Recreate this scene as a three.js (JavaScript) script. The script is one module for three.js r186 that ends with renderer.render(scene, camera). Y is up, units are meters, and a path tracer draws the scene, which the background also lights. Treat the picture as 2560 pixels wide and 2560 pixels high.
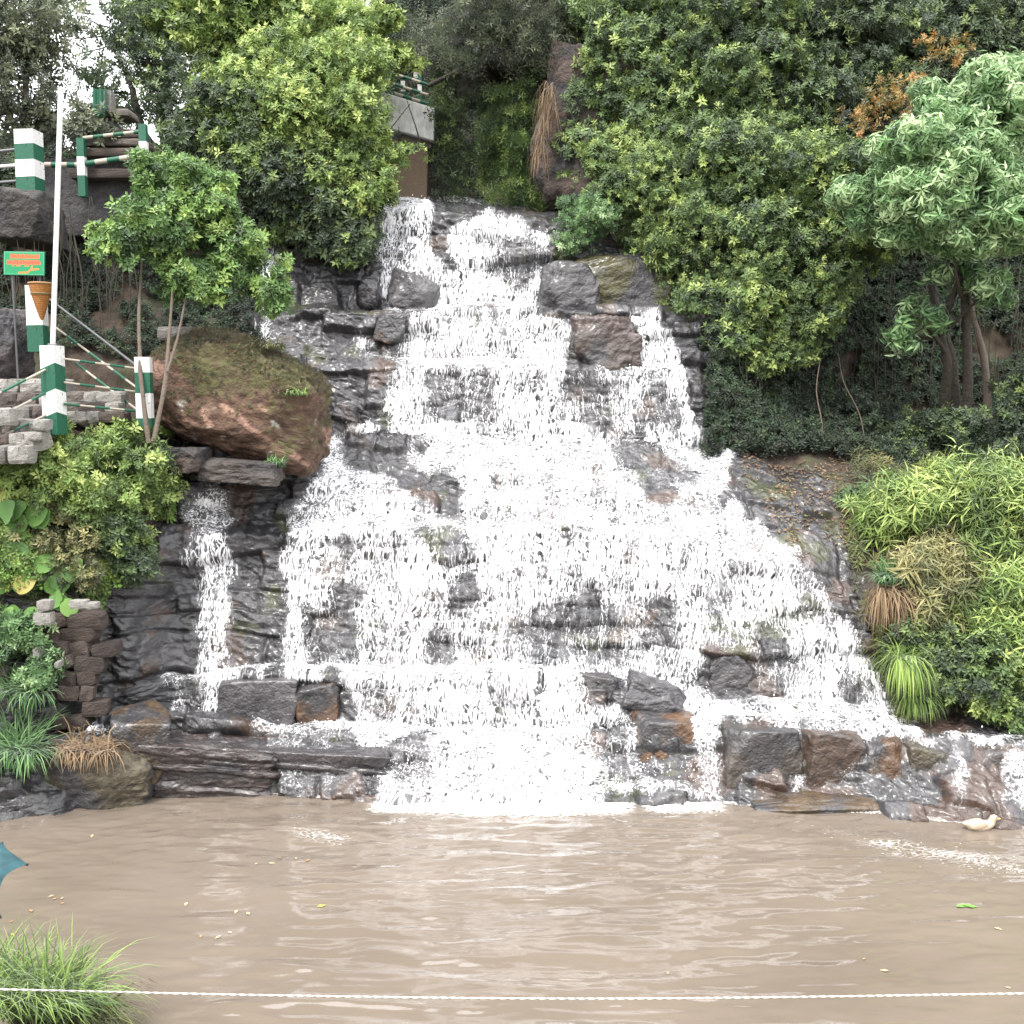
import * as THREE from 'three';
import { mergeGeometries } from 'three/addons/utils/BufferGeometryUtils.js';
import { RoundedBoxGeometry } from 'three/addons/geometries/RoundedBoxGeometry.js';
import { MarchingCubes } from 'three/addons/objects/MarchingCubes.js';

// ---------------------------------------------------------------- camera, sky, sun, exposure
const scene = new THREE.Scene();
const FOV = 50, EYE = new THREE.Vector3(0, 5.8, 16), PITCH = 5.8 * Math.PI / 180;
const camera = new THREE.PerspectiveCamera(FOV, 1, 0.1, 400);
camera.position.copy(EYE);
camera.rotation.x = -PITCH;
camera.updateMatrixWorld(true);

const renderer = new THREE.WebGLRenderer();
renderer.toneMapping = THREE.LinearToneMapping;
renderer.toneMappingExposure = 3.45;
renderer.shadowMap.enabled = true;

{ // bright overcast sky: the standard overcast falloff from zenith to horizon, the same all round
  const W = 64, H = 64, data = new Float32Array(W * H * 4);
  for (let r = 0; r < H; r++) {
    const el = ((r + 0.5) / H - 0.5) * Math.PI;
    const l = el > 0 ? 1.15 * (1 + 2 * Math.sin(el)) / 3 + 0.25 : 0.12;
    for (let c = 0; c < W; c++) data.set([l * 0.985, l * 0.995, l * 1.03, 1], (r * W + c) * 4);
  }
  const sky = new THREE.DataTexture(data, W, H, THREE.RGBAFormat, THREE.FloatType);
  sky.mapping = THREE.EquirectangularReflectionMapping;
  sky.magFilter = THREE.LinearFilter;
  sky.needsUpdate = true;
  scene.background = sky;
  scene.environment = sky;
}
const sun = new THREE.DirectionalLight(new THREE.Color(1, 0.965, 0.9), 1.5);
sun.position.set(-9, 30, 13);
sun.target.position.set(0, 4, -3);
sun.castShadow = true;
sun.shadow.radius = 24;
sun.shadow.mapSize.set(4096, 4096);
Object.assign(sun.shadow.camera, { left: -16, right: 16, top: 18, bottom: -18, near: 1, far: 70 });
sun.name = 'sun';
scene.add(sun, sun.target);

// ---------------------------------------------------------------- helpers
const F = 1280 / Math.tan(FOV * Math.PI / 360), CP = Math.cos(PITCH), SP = Math.sin(PITCH);
function ray(px, py) { // direction of sight through a point of the 2560 photograph, scaled to -1 in z
  const x = (px - 1280) / F, y = -(py - 1280) / F;
  const Y = y * CP - SP, Z = -CP - y * SP;
  return [x / -Z, Y / -Z];
}
function W(px, py, z) { const [x, y] = ray(px, py), d = EYE.z - z; return new THREE.Vector3(EYE.x + x * d, EYE.y + y * d, z); }
function onLevel(px, py, level = 0) { const [x, y] = ray(px, py), d = (level - EYE.y) / y; return new THREE.Vector3(x * d, level, EYE.z - d); }
function project(x, y, z) {
  const dy = y - EYE.y, dz = z - EYE.z, yc = dy * CP - dz * SP, zc = dy * SP + dz * CP;
  return [1280 + F * x / -zc, 1280 - F * yc / -zc];
}
const perPx = (z) => (EYE.z - z) / F;
function rng(seed) { let a = seed * 2654435761 >>> 0; return () => { a = a + 0x6D2B79F5 | 0; let t = Math.imul(a ^ a >>> 15, 1 | a); t = t + Math.imul(t ^ t >>> 7, 61 | t) ^ t; return ((t ^ t >>> 14) >>> 0) / 4294967296; }; }
const PERM = new Uint8Array(512), GX = new Float32Array(256), GY = new Float32Array(256), GZ = new Float32Array(256), HV = new Float32Array(256);
{
  const r = rng(77), p = [...Array(256).keys()];
  for (let i = 255; i > 0; i--) { const j = Math.floor(r() * (i + 1)); [p[i], p[j]] = [p[j], p[i]]; }
  for (let i = 0; i < 512; i++) PERM[i] = p[i & 255];
  for (let i = 0; i < 256; i++) { const u = r() * 2 - 1, a = r() * Math.PI * 2, s = Math.sqrt(1 - u * u); GX[i] = Math.cos(a) * s; GY[i] = Math.sin(a) * s; GZ[i] = u; HV[i] = r(); }
}
const G2X = Float32Array.from({ length: 256 }, (_, i) => Math.cos(i * 2.399963)), G2Y = Float32Array.from({ length: 256 }, (_, i) => Math.sin(i * 2.399963));
const fade = (t) => t * t * t * (t * (t * 6 - 15) + 10);
function n2(x, y) { // about -0.7 to 0.7, returned times 1.4
  const ix = Math.floor(x), iy = Math.floor(y), fx = x - ix, fy = y - iy, X = ix & 255, Y = iy & 255, u = fade(fx), v = fade(fy);
  const a = PERM[X + PERM[Y]], b = PERM[(X + 1 & 255) + PERM[Y]], c = PERM[X + PERM[Y + 1 & 255]], d = PERM[(X + 1 & 255) + PERM[Y + 1 & 255]];
  const p = G2X[a] * fx + G2Y[a] * fy, q = G2X[b] * (fx - 1) + G2Y[b] * fy, r = G2X[c] * fx + G2Y[c] * (fy - 1), s = G2X[d] * (fx - 1) + G2Y[d] * (fy - 1);
  return 1.4 * (p + u * (q - p) + v * (r + u * (s - r) - p - u * (q - p)));
}
function n3(x, y, z) {
  const ix = Math.floor(x), iy = Math.floor(y), iz = Math.floor(z), fx = x - ix, fy = y - iy, fz = z - iz, u = fade(fx), v = fade(fy), w = fade(fz);
  let out = 0;
  for (let k = 0; k < 2; k++) {
    const zz = PERM[iz + k & 255], dz = fz - k;
    let lay = 0;
    for (let j = 0; j < 2; j++) {
      const yy = PERM[(iy + j & 255) + zz], dy = fy - j, a = PERM[(ix & 255) + yy & 511], b = PERM[(ix + 1 & 255) + yy & 511];
      const p = GX[a] * fx + GY[a] * dy + GZ[a] * dz, q = GX[b] * (fx - 1) + GY[b] * dy + GZ[b] * dz;
      lay += (p + u * (q - p)) * (j ? v : 1 - v);
    }
    out += lay * (k ? w : 1 - w);
  }
  return out * 1.4;
}
const fbm3 = (x, y, z, o = 4) => { let s = 0, a = 1, t = 0; for (let i = 0; i < o; i++) { s += a * n3(x, y, z); t += a; a *= 0.5; x = x * 2.03 + 7.1; y = y * 2.03 + 3.7; z = z * 2.03 + 1.3; } return s / t; };
const hash = (a, b = 0, c = 0) => HV[PERM[(a & 255) + PERM[(b & 255) + PERM[c & 255] & 511] & 511]];
const { clamp, lerp, smoothstep } = THREE.MathUtils;
const rgb = (r, g, b) => new THREE.Color().setRGB(r, g, b);
const deep = (c) => [c[0] * 0.68, c[1] * 0.68, c[2] * 0.68]; // wet surfaces are this much deeper in colour than dry ones
const mixc = (a, b, t) => [a[0] + (b[0] - a[0]) * t, a[1] + (b[1] - a[1]) * t, a[2] + (b[2] - a[2]) * t];

const taken = {};
function numbered(name) { taken[name] = (taken[name] ?? -1) + 1; return taken[name] ? name + '_' + String(taken[name]).padStart(3, '0') : name; }
function shadow(o) { o.castShadow = o.receiveShadow = true; return o; }
function mesh(name, geometry, material, parent) { const m = shadow(new THREE.Mesh(geometry, material)); m.name = name; parent?.add(m); return m; }
function thing(name, label, category, group, object = new THREE.Group()) {
  object.name = numbered(name); scene.add(object);
  object.userData = { label, category };
  if (group) object.userData.group = group;
  return object;
}
function structure(name, geometry, material) { const m = mesh(name, geometry, material, scene); m.userData.kind = 'structure'; return m; }
function standard(color, roughness = 0.8, more = {}) { return new THREE.MeshStandardMaterial({ color, roughness, side: THREE.DoubleSide, ...more }); }
function grid(nx, ny, position, colour, uv) { // position(i, j) -> [x, y, z]
  const p = new Float32Array(nx * ny * 3), c = colour && new Float32Array(nx * ny * 3), t = uv && new Float32Array(nx * ny * 2), idx = new Uint32Array((nx - 1) * (ny - 1) * 6);
  let k = 0;
  for (let j = 0; j < ny; j++) for (let i = 0; i < nx; i++) {
    const v = j * nx + i;
    p.set(position(i, j), v * 3);
    if (c) c.set(colour(i, j, p[v * 3], p[v * 3 + 1], p[v * 3 + 2]), v * 3);
    if (t) t.set(uv(i, j, p[v * 3], p[v * 3 + 1], p[v * 3 + 2]), v * 2);
    if (i < nx - 1 && j < ny - 1) { idx.set([v, v + 1, v + nx, v + 1, v + nx + 1, v + nx], k); k += 6; }
  }
  const g = new THREE.BufferGeometry();
  g.setAttribute('position', new THREE.BufferAttribute(p, 3));
  if (c) g.setAttribute('color', new THREE.BufferAttribute(c, 3));
  if (t) g.setAttribute('uv', new THREE.BufferAttribute(t, 2));
  g.setIndex(new THREE.BufferAttribute(idx, 1));
  g.computeVertexNormals();
  return g;
}
function tube(points, r0, r1 = r0, sides = 7, wobble = 0, seed = 1) { // tapered tube along a smooth curve
  const curve = new THREE.CatmullRomCurve3(points), n = Math.max(2, Math.round(points.length * 4)), frames = curve.computeFrenetFrames(n), span = curve.getLength() * 1.2;
  const g = grid(sides + 1, n + 1, (i, j) => {
    const t = j / n, c = curve.getPointAt(t), a = (i % sides) / sides * Math.PI * 2, r = lerp(r0, r1, t) * (1 + wobble * n3(c.x * 7 + seed, c.y * 7, c.z * 7 + i % sides));
    return [c.x + r * (Math.cos(a) * frames.normals[j].x + Math.sin(a) * frames.binormals[j].x), c.y + r * (Math.cos(a) * frames.normals[j].y + Math.sin(a) * frames.binormals[j].y), c.z + r * (Math.cos(a) * frames.normals[j].z + Math.sin(a) * frames.binormals[j].z)];
  }, null, (i, j) => [i / sides * Math.max(0.2, r0 * 8), j / n * span]);
  return g;
}
function rod(a, b, r, sides = 8) { // straight capped rod
  const d = new THREE.Vector3().subVectors(b, a), g = new THREE.CylinderGeometry(r, r, d.length(), sides);
  g.applyQuaternion(new THREE.Quaternion().setFromUnitVectors(new THREE.Vector3(0, 1, 0), d.clone().normalize()));
  g.translate((a.x + b.x) / 2, (a.y + b.y) / 2, (a.z + b.z) / 2);
  return g;
}
const plain = (g) => { g = g.index ? g.toNonIndexed() : g; for (const k of Object.keys(g.attributes)) if (k !== 'position' && k !== 'normal') g.deleteAttribute(k); return g; };
const merged = (list) => mergeGeometries(list.map(plain));

// tiling noise textures shared by many materials
function noiseTexture(size, f, srgb = false) {
  const d = new Uint8Array(size * size * 4);
  for (let y = 0; y < size; y++) for (let x = 0; x < size; x++) { const v = f(x / size, y / size); for (let c = 0; c < 3; c++) d[(y * size + x) * 4 + c] = clamp((v.length ? v[c] : v) * 255, 0, 255); d[(y * size + x) * 4 + 3] = 255; }
  const t = new THREE.DataTexture(d, size, size);
  t.wrapS = t.wrapT = THREE.RepeatWrapping; t.magFilter = THREE.LinearFilter; t.minFilter = THREE.LinearMipmapLinearFilter;
  if (srgb) t.colorSpace = THREE.SRGBColorSpace;
  t.needsUpdate = true;
  return t;
}
function tiled(x, y, per, salt = 0) { // gradient noise that repeats after per cells
  const ix = Math.floor(x), iy = Math.floor(y), fx = x - ix, fy = y - iy, X = (ix % per + per) % per, Y = (iy % per + per) % per, X1 = (X + 1) % per, Y1 = (Y + 1) % per, u = fade(fx), v = fade(fy);
  const g = (i, j, dx, dy) => { const a = PERM[(i + salt & 255) + PERM[j + salt & 255]]; return G2X[a] * dx + G2Y[a] * dy; };
  return 1.4 * lerp(lerp(g(X, Y, fx, fy), g(X1, Y, fx - 1, fy), u), lerp(g(X, Y1, fx, fy - 1), g(X1, Y1, fx - 1, fy - 1), u), v);
}
const GRAIN = noiseTexture(512, (u, v) => { let s = 0; for (let k = 0, a = 0.36, p = 8; k < 5; k++, a *= 0.62, p *= 2) s += a * tiled(u * p, v * p, p, k * 31); return 0.5 + 0.6 * s; });

// ---------------------------------------------------------------- the cliff: ledges read off the photograph, each with its own distance
const COLS = [-300, 100, 300, 450, 620, 800, 1000, 1250, 1500, 1750, 1950, 2150, 2350, 2600, 2900];
const WATERLINE = [2110, 2040, 1985, 1975, 1985, 1992, 2000, 2006, 2004, 2006, 2016, 2032, 2056, 2076, 2090];
const LEDGES = [ // rows upwards: [height in the photograph, distance z], one value for each of COLS
  [[1900, 1860, 1790, 1790, 1815, 1820, 1835, 1845, 1840, 1800, 1815, 1825, 1840, 1850, 1860], [1.3, 0.4, 0.05, -0.2, -0.3, -0.4, -0.4, -0.4, -0.4, -0.25, 0, 0.2, 0.4, 0.6, 0.8]],
  [[1880, 1840, 1770, 1775, 1805, 1808, 1822, 1830, 1825, 1790, 1803, 1815, 1830, 1842, 1850], [1.2, 0.2, -0.5, -0.9, -0.9, -0.8, -0.7, -0.7, -0.7, -0.6, -0.5, -0.4, -0.4, -0.4, -0.2]],
  [[1800, 1760, 1740, 1700, 1690, 1690, 1692, 1692, 1705, 1740, 1770, 1780, 1790, 1800, 1810], [1.1, 0.2, -0.5, -1, -1, -1, -0.9, -0.9, -1, -0.9, -0.8, -0.8, -0.8, -0.8, -0.6]],
  [[1780, 1740, 1720, 1683, 1675, 1675, 1676, 1675, 1690, 1725, 1755, 1765, 1780, 1790, 1800], [1, 0.1, -0.6, -1.3, -1.5, -1.5, -1.5, -1.5, -1.5, -1.3, -1.1, -1, -1, -1, -0.9]],
  [[1600, 1580, 1570, 1530, 1510, 1508, 1508, 1510, 1510, 1560, 1600, 1620, 1640, 1650, 1660], [0.9, 0, -0.7, -1.5, -1.8, -1.9, -1.9, -1.9, -2, -1.7, -1.5, -1.4, -1.3, -1.3, -1.2]],
  [[1450, 1430, 1420, 1350, 1340, 1335, 1335, 1335, 1330, 1370, 1420, 1470, 1480, 1480, 1480], [0.7, -0.2, -0.9, -1.7, -2.1, -2.3, -2.3, -2.3, -2.4, -2.2, -2, -1.8, -1.6, -1.5, -1.4]],
  [[1400, 1380, 1370, 1300, 1310, 1312, 1315, 1315, 1312, 1340, 1380, 1420, 1430, 1430, 1430], [0.5, -0.4, -1, -1.9, -2.5, -2.7, -2.7, -2.7, -2.8, -2.6, -2.4, -2.1, -2, -1.8, -1.8]],
  [[1250, 1230, 1230, 1215, 1200, 1190, 1195, 1200, 1205, 1225, 1240, 1280, 1290, 1290, 1290], [0.2, -0.6, -1.2, -2, -2.7, -3.4, -3.6, -3.6, -3.7, -3.6, -3.4, -3, -2.8, -2.6, -2.5]],
  [[1075, 1075, 1100, 1165, 1150, 1090, 1095, 1100, 1110, 1125, 1150, 1165, 1170, 1170, 1170], [0, -0.9, -1.6, -2.6, -3.6, -4.6, -4.8, -4.8, -4.9, -4.9, -5, -5, -5, -4.8, -4.6]],
  [[1035, 1035, 1040, 1060, 1000, 930, 925, 925, 925, 935, 1060, 1110, 1110, 1110, 1110], [-2.8, -3.2, -3.4, -3.8, -4.4, -4.9, -5, -5, -5.1, -5.2, -6.4, -7.5, -7.9, -7.9, -7.9]],
  [[950, 950, 950, 950, 930, 905, 905, 905, 905, 910, 1000, 1000, 1000, 1000, 1000], [-3.2, -3.6, -3.9, -4.4, -4.8, -5.2, -5.4, -5.4, -5.4, -5.5, -7.2, -8.6, -9.1, -9.2, -9.2]],
  [[800, 800, 800, 800, 790, 775, 778, 778, 778, 780, 800, 800, 800, 800, 800], [-3.8, -4.2, -4.7, -5.2, -5.4, -5.6, -5.7, -5.7, -5.7, -5.8, -7.8, -9.2, -9.6, -9.8, -9.8]],
  [[780, 780, 780, 780, 770, 765, 772, 772, 772, 770, 760, 760, 760, 760, 760], [-4.1, -4.6, -5.2, -6, -6.4, -6.8, -7, -7, -7, -7, -8.1, -9.4, -9.8, -10, -10]],
  [[560, 560, 560, 560, 555, 545, 525, 535, 560, 600, 580, 560, 560, 560, 560], [-5.2, -5.8, -6.6, -7.2, -7.5, -7.6, -7.6, -7.6, -7.6, -7.8, -8.7, -9.7, -10.1, -10.3, -10.3]],
  [[500, 500, 500, 500, 505, 510, 500, 500, 505, 540, 500, 500, 500, 500, 500], [-7, -7.5, -8, -8.8, -9.6, -11, -11.5, -11.5, -11, -9.5, -9.9, -10.4, -10.8, -11, -11]],
];
function along(row, px) { // smooth curve through a row's values
  let k = 0;
  while (k < COLS.length - 2 && px > COLS[k + 1]) k++;
  const t = clamp((px - COLS[k]) / (COLS[k + 1] - COLS[k]), 0, 1);
  return lerp(row[k], row[k + 1], t * t * (3 - 2 * t) * 0.6 + t * 0.4);
}
const XMIN = -12.4, XMAX = 12.4, NX = 720, NK = LEDGES.length + 2;
function columnAt(X) {
  const out = [];
  for (let k = -1; k < LEDGES.length; k++) {
    let px = 1280 + X * F / 17, p;
    for (let it = 0; it < 7; it++) {
      p = k < 0 ? onLevel(px, along(WATERLINE, px)) : W(px, along(LEDGES[k][0], px), along(LEDGES[k][1], px));
      px += (X - p.x) / perPx(p.z);
    }
    out.push([p.y, p.z]);
  }
  out.unshift([-0.9, out[0][1] + 0.35]);
  return out;
}
const columns = Array.from({ length: NX }, (_, i) => columnAt(lerp(XMIN, XMAX, i / (NX - 1))));
const mid = columns[NX >> 1], arc = [0];
for (let k = 1; k < NK; k++) arc.push(arc[k - 1] + Math.hypot(mid[k][0] - mid[k - 1][0], mid[k][1] - mid[k - 1][1]));
const ARC = arc[NK - 1], STEP = 0.031, rows = [];
for (let k = 0; k < NK - 1; k++) { const n = Math.max(3, Math.round((arc[k + 1] - arc[k]) / (k > NK - 3 ? 0.07 : STEP))); for (let j = 0; j < n; j++) rows.push(k + j / n); }
rows.push(NK - 1 - 1e-6);
const NY = rows.length;
function arcAt(r) { const k = Math.floor(r); return lerp(arc[k], arc[k + 1], r - k); }
function base(i, r) { const k = Math.floor(r), t = r - k, c = columns[i]; return [lerp(c[k][0], c[k + 1][0], t), lerp(c[k][1], c[k + 1][1], t)]; }

const BED = 0.62;
function blocks(x, y, z) { // bedded, jointed rock: how far each block stands out
  const yy = y + 0.1 * x * 0.3 + 0.22 * n3(x * 0.5, y * 0.5, z * 0.5) + 0.06 * n3(x * 2.1, y * 2.1, z);
  let bed = Math.floor(yy / BED), inBed = yy / BED - bed;
  if (hash(bed, 3) < 0.45) { bed = bed * 2 + (inBed > 0.5 ? 1 : 0) + 400; inBed = inBed * 2 % 1; }
  const w = 0.45 + 1.0 * hash(bed, 5), xx = (x + hash(bed, 9) * 3 + 0.13 * n3(x * 1.3, y * 1.9, z)) / w, cell = Math.floor(xx), inCell = xx - cell;
  const edge = Math.min(inBed, 1 - inBed) * BED, edgeX = Math.min(inCell, 1 - inCell) * w;
  return [hash(bed, cell, 7), Math.min(edge, edgeX), hash(bed, cell, 13)];
}
const P = new Float32Array(NX * NY * 3), ROUGHEN = new Float32Array(NX * NY), TINT = new Float32Array(NX * NY * 3), PX = new Float32Array(NX * NY * 2);
// where the bank is earth and leaves instead of bare wet rock
const earthAt = (px, py) => Math.max(
  smoothstep(px, 1790 + 260 * smoothstep(py, 1130, 1200) + Math.max(0, py - 1300) * 0.4, 1890 + 260 * smoothstep(py, 1130, 1200) + Math.max(0, py - 1300) * 0.4) * smoothstep(-py, -1800, -1700) * smoothstep(py, 700, 800),
  smoothstep(-px, -430, -330) * smoothstep(-py, -1480, -1380) * smoothstep(py, 500, 600),
  smoothstep(-px, -640, -560) * smoothstep(-py, -1110, -1060) * smoothstep(py, 500, 600) * 0.8);
{
  for (let j = 0; j < NY; j++) for (let i = 0; i < NX; i++) {
    const X = lerp(XMIN, XMAX, i / (NX - 1)), [y, z] = base(i, rows[j]), v = j * NX + i;
    const a = base(i, Math.min(rows[j] + 0.12, NK - 1 - 1e-6)), b = base(i, Math.max(rows[j] - 0.12, 0));
    let ty = a[0] - b[0], tz = a[1] - b[1]; const l = Math.hypot(ty, tz) || 1; ty /= l; tz /= l;
    const ny = -tz, nz = ty, [px, py] = project(X, y, z), earth = earthAt(px, py);
    const [out, edge, tone] = blocks(X, y, z);
    const tall = Math.abs(ty), sharp = smoothstep(edge, 0, 0.05);
    const calm = rows[j] > NK - 2.2 ? 0.4 : 1;
    let d = calm * (1 - earth) * ((out - 0.5) * 0.3 * (0.35 + 0.65 * tall) * (0.4 + 0.6 * sharp) - (1 - sharp) * 0.05);
    d += 0.16 * n3(X * 0.9, y * 0.9, z * 0.9) + 0.06 * fbm3(X * 3, y * 3, z * 3, 4) + earth * 0.14 * fbm3(X * 1.7, y * 1.7, z * 1.7, 4);
    d += (1 - earth) * (0.03 * (1 - 3 * Math.abs(n3(X * 4 + y, y * 7, z * 4))) + 0.016 * (1 - 3 * Math.abs(n3(X * 11 + y * 3, y * 15, z * 11))));
    P.set([X + 0.03 * n3(X * 2, y * 3, 9), y + d * ny, z + d * nz], v * 3);
    ROUGHEN[v] = d; PX.set([px, py], v * 2);
    // colours that belong to the rock: slate, rusty faces, pale lichen, moss; and the earth of the banks
    const patch = n3(X * 0.8 + 4, y * 1.1, z), grain = fbm3(X * 9, y * 11, z * 9, 3);
    let c = mixc([0.026, 0.025, 0.027], [0.075, 0.07, 0.075], clamp(tone * 0.9 + grain * 0.5, 0, 1));
    const rust = smoothstep(n3(X * 1.4 + 9, y * 1.6, z * 1.2) + (tone - 0.5) * 0.5 + grain * 0.3 + (py > 1750 && px > 1700 ? 0.28 : 0), 0.28, 0.5);
    c = mixc(c, [0.095, 0.05, 0.03], rust * 0.7);
    c = mixc(c, [0.13, 0.12, 0.125], smoothstep(patch + grain * 0.9, 0.45, 0.62) * 0.55);
    const mossy = smoothstep(n3(X * 1.9, y * 1.9 + 31, z) + grain * 0.5 + (px > 1750 && py < 1600 ? 0.24 : 0) + (px > 1380 && px < 1700 && py < 790 ? 0.3 : 0), 0.42, 0.62);
    c = mixc(c, [0.075, 0.085, 0.03], mossy * 0.7);
    const soil = mixc([0.04, 0.03, 0.022], [0.1, 0.066, 0.044], clamp(0.5 + 0.9 * fbm3(X * 4, y * 4, z * 4, 4), 0, 1));
    TINT.set(deep(mixc(c, mixc(soil, [0.05, 0.065, 0.022], smoothstep(fbm3(X * 1.5, y * 1.5 + 8, z, 3), 0, 0.3) * 0.6), earth)), v * 3);
  }
}
const cliffGeometry = grid(NX, NY, (i, j) => P.subarray((j * NX + i) * 3, (j * NX + i) * 3 + 3), (i, j) => TINT.subarray((j * NX + i) * 3, (j * NX + i) * 3 + 3), (i, j, x) => [x * 1.7, arcAt(rows[j]) * 1.7]);
const NORMAL = cliffGeometry.attributes.normal.array;
const wetRock = new THREE.MeshPhysicalMaterial({ vertexColors: true, roughness: 0.42, clearcoat: 0.4, clearcoatRoughness: 0.22, bumpMap: GRAIN, bumpScale: 0.035, side: THREE.DoubleSide });
const EARTH = new Uint8Array(NX * NY);
for (let v = 0; v < NX * NY; v++) EARTH[v] = earthAt(PX[v * 2], PX[v * 2 + 1]) + 0.25 * n3(P[v * 3] * 4, P[v * 3 + 1] * 4, P[v * 3 + 2] * 4) > 0.5 ? 1 : 0;
{
  const idx = cliffGeometry.index.array, a = [], b = [];
  for (let k = 0; k < idx.length; k += 3) (EARTH[idx[k]] ? b : a).push(idx[k], idx[k + 1], idx[k + 2]);
  const other = cliffGeometry.clone();
  cliffGeometry.setIndex(a); other.setIndex(b);
  structure('cliff', cliffGeometry, wetRock);
  structure('earth_bank', other, standard(0xffffff, 0.92, { vertexColors: true, bumpMap: GRAIN, bumpScale: 0.03 }));
}

// hillside that closes the view behind the trees, with the gorge cut into it
const hillDepth = (x, y) => {
  const gorge = Math.exp(-(((x + 0.9 - (y - 10) * 0.08) / 2.0) ** 2)), lean = x > 0 ? 0.55 : 0.85;
  return -9.3 - Math.max(0, y - 8.5) * lean - gorge * 6.5 - 2.2 * smoothstep(x, 2.6, 4.2) * smoothstep(-y, -11.5, -9.5) + (x > 3 ? 0.1 * (x - 3) : 0) + (x < -4 ? 0.35 * (-x - 4) : 0) + 0.7 * n2(x * 0.6, y * 0.6) + 0.25 * n2(x * 2, y * 2);
};
const hillTop = (x) => lerp(11.4 + 0.8 * n2(x * 0.7, 3), 27, smoothstep(x, -4.8, -2.6));
const hillAt = (i, j) => { const x = lerp(-21, 21, i / 199), y = lerp(5.0, hillTop(x), j / 169); return [x, y, hillDepth(x, y)]; };
const hill = structure('hillside', grid(200, 170, hillAt, (i, j, x, y, z) => {
  const g = clamp(0.5 + fbm3(x * 2, y * 2, z * 2, 4) * 1.2, 0, 1);
  return deep(mixc(mixc([0.035, 0.028, 0.022], [0.09, 0.07, 0.055], g), [0.03, 0.045, 0.018], smoothstep(fbm3(x, y + 4, z, 3), -0.05, 0.2) * 0.7));
}), standard(0xffffff, 0.9, { vertexColors: true, bumpMap: null }));

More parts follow.
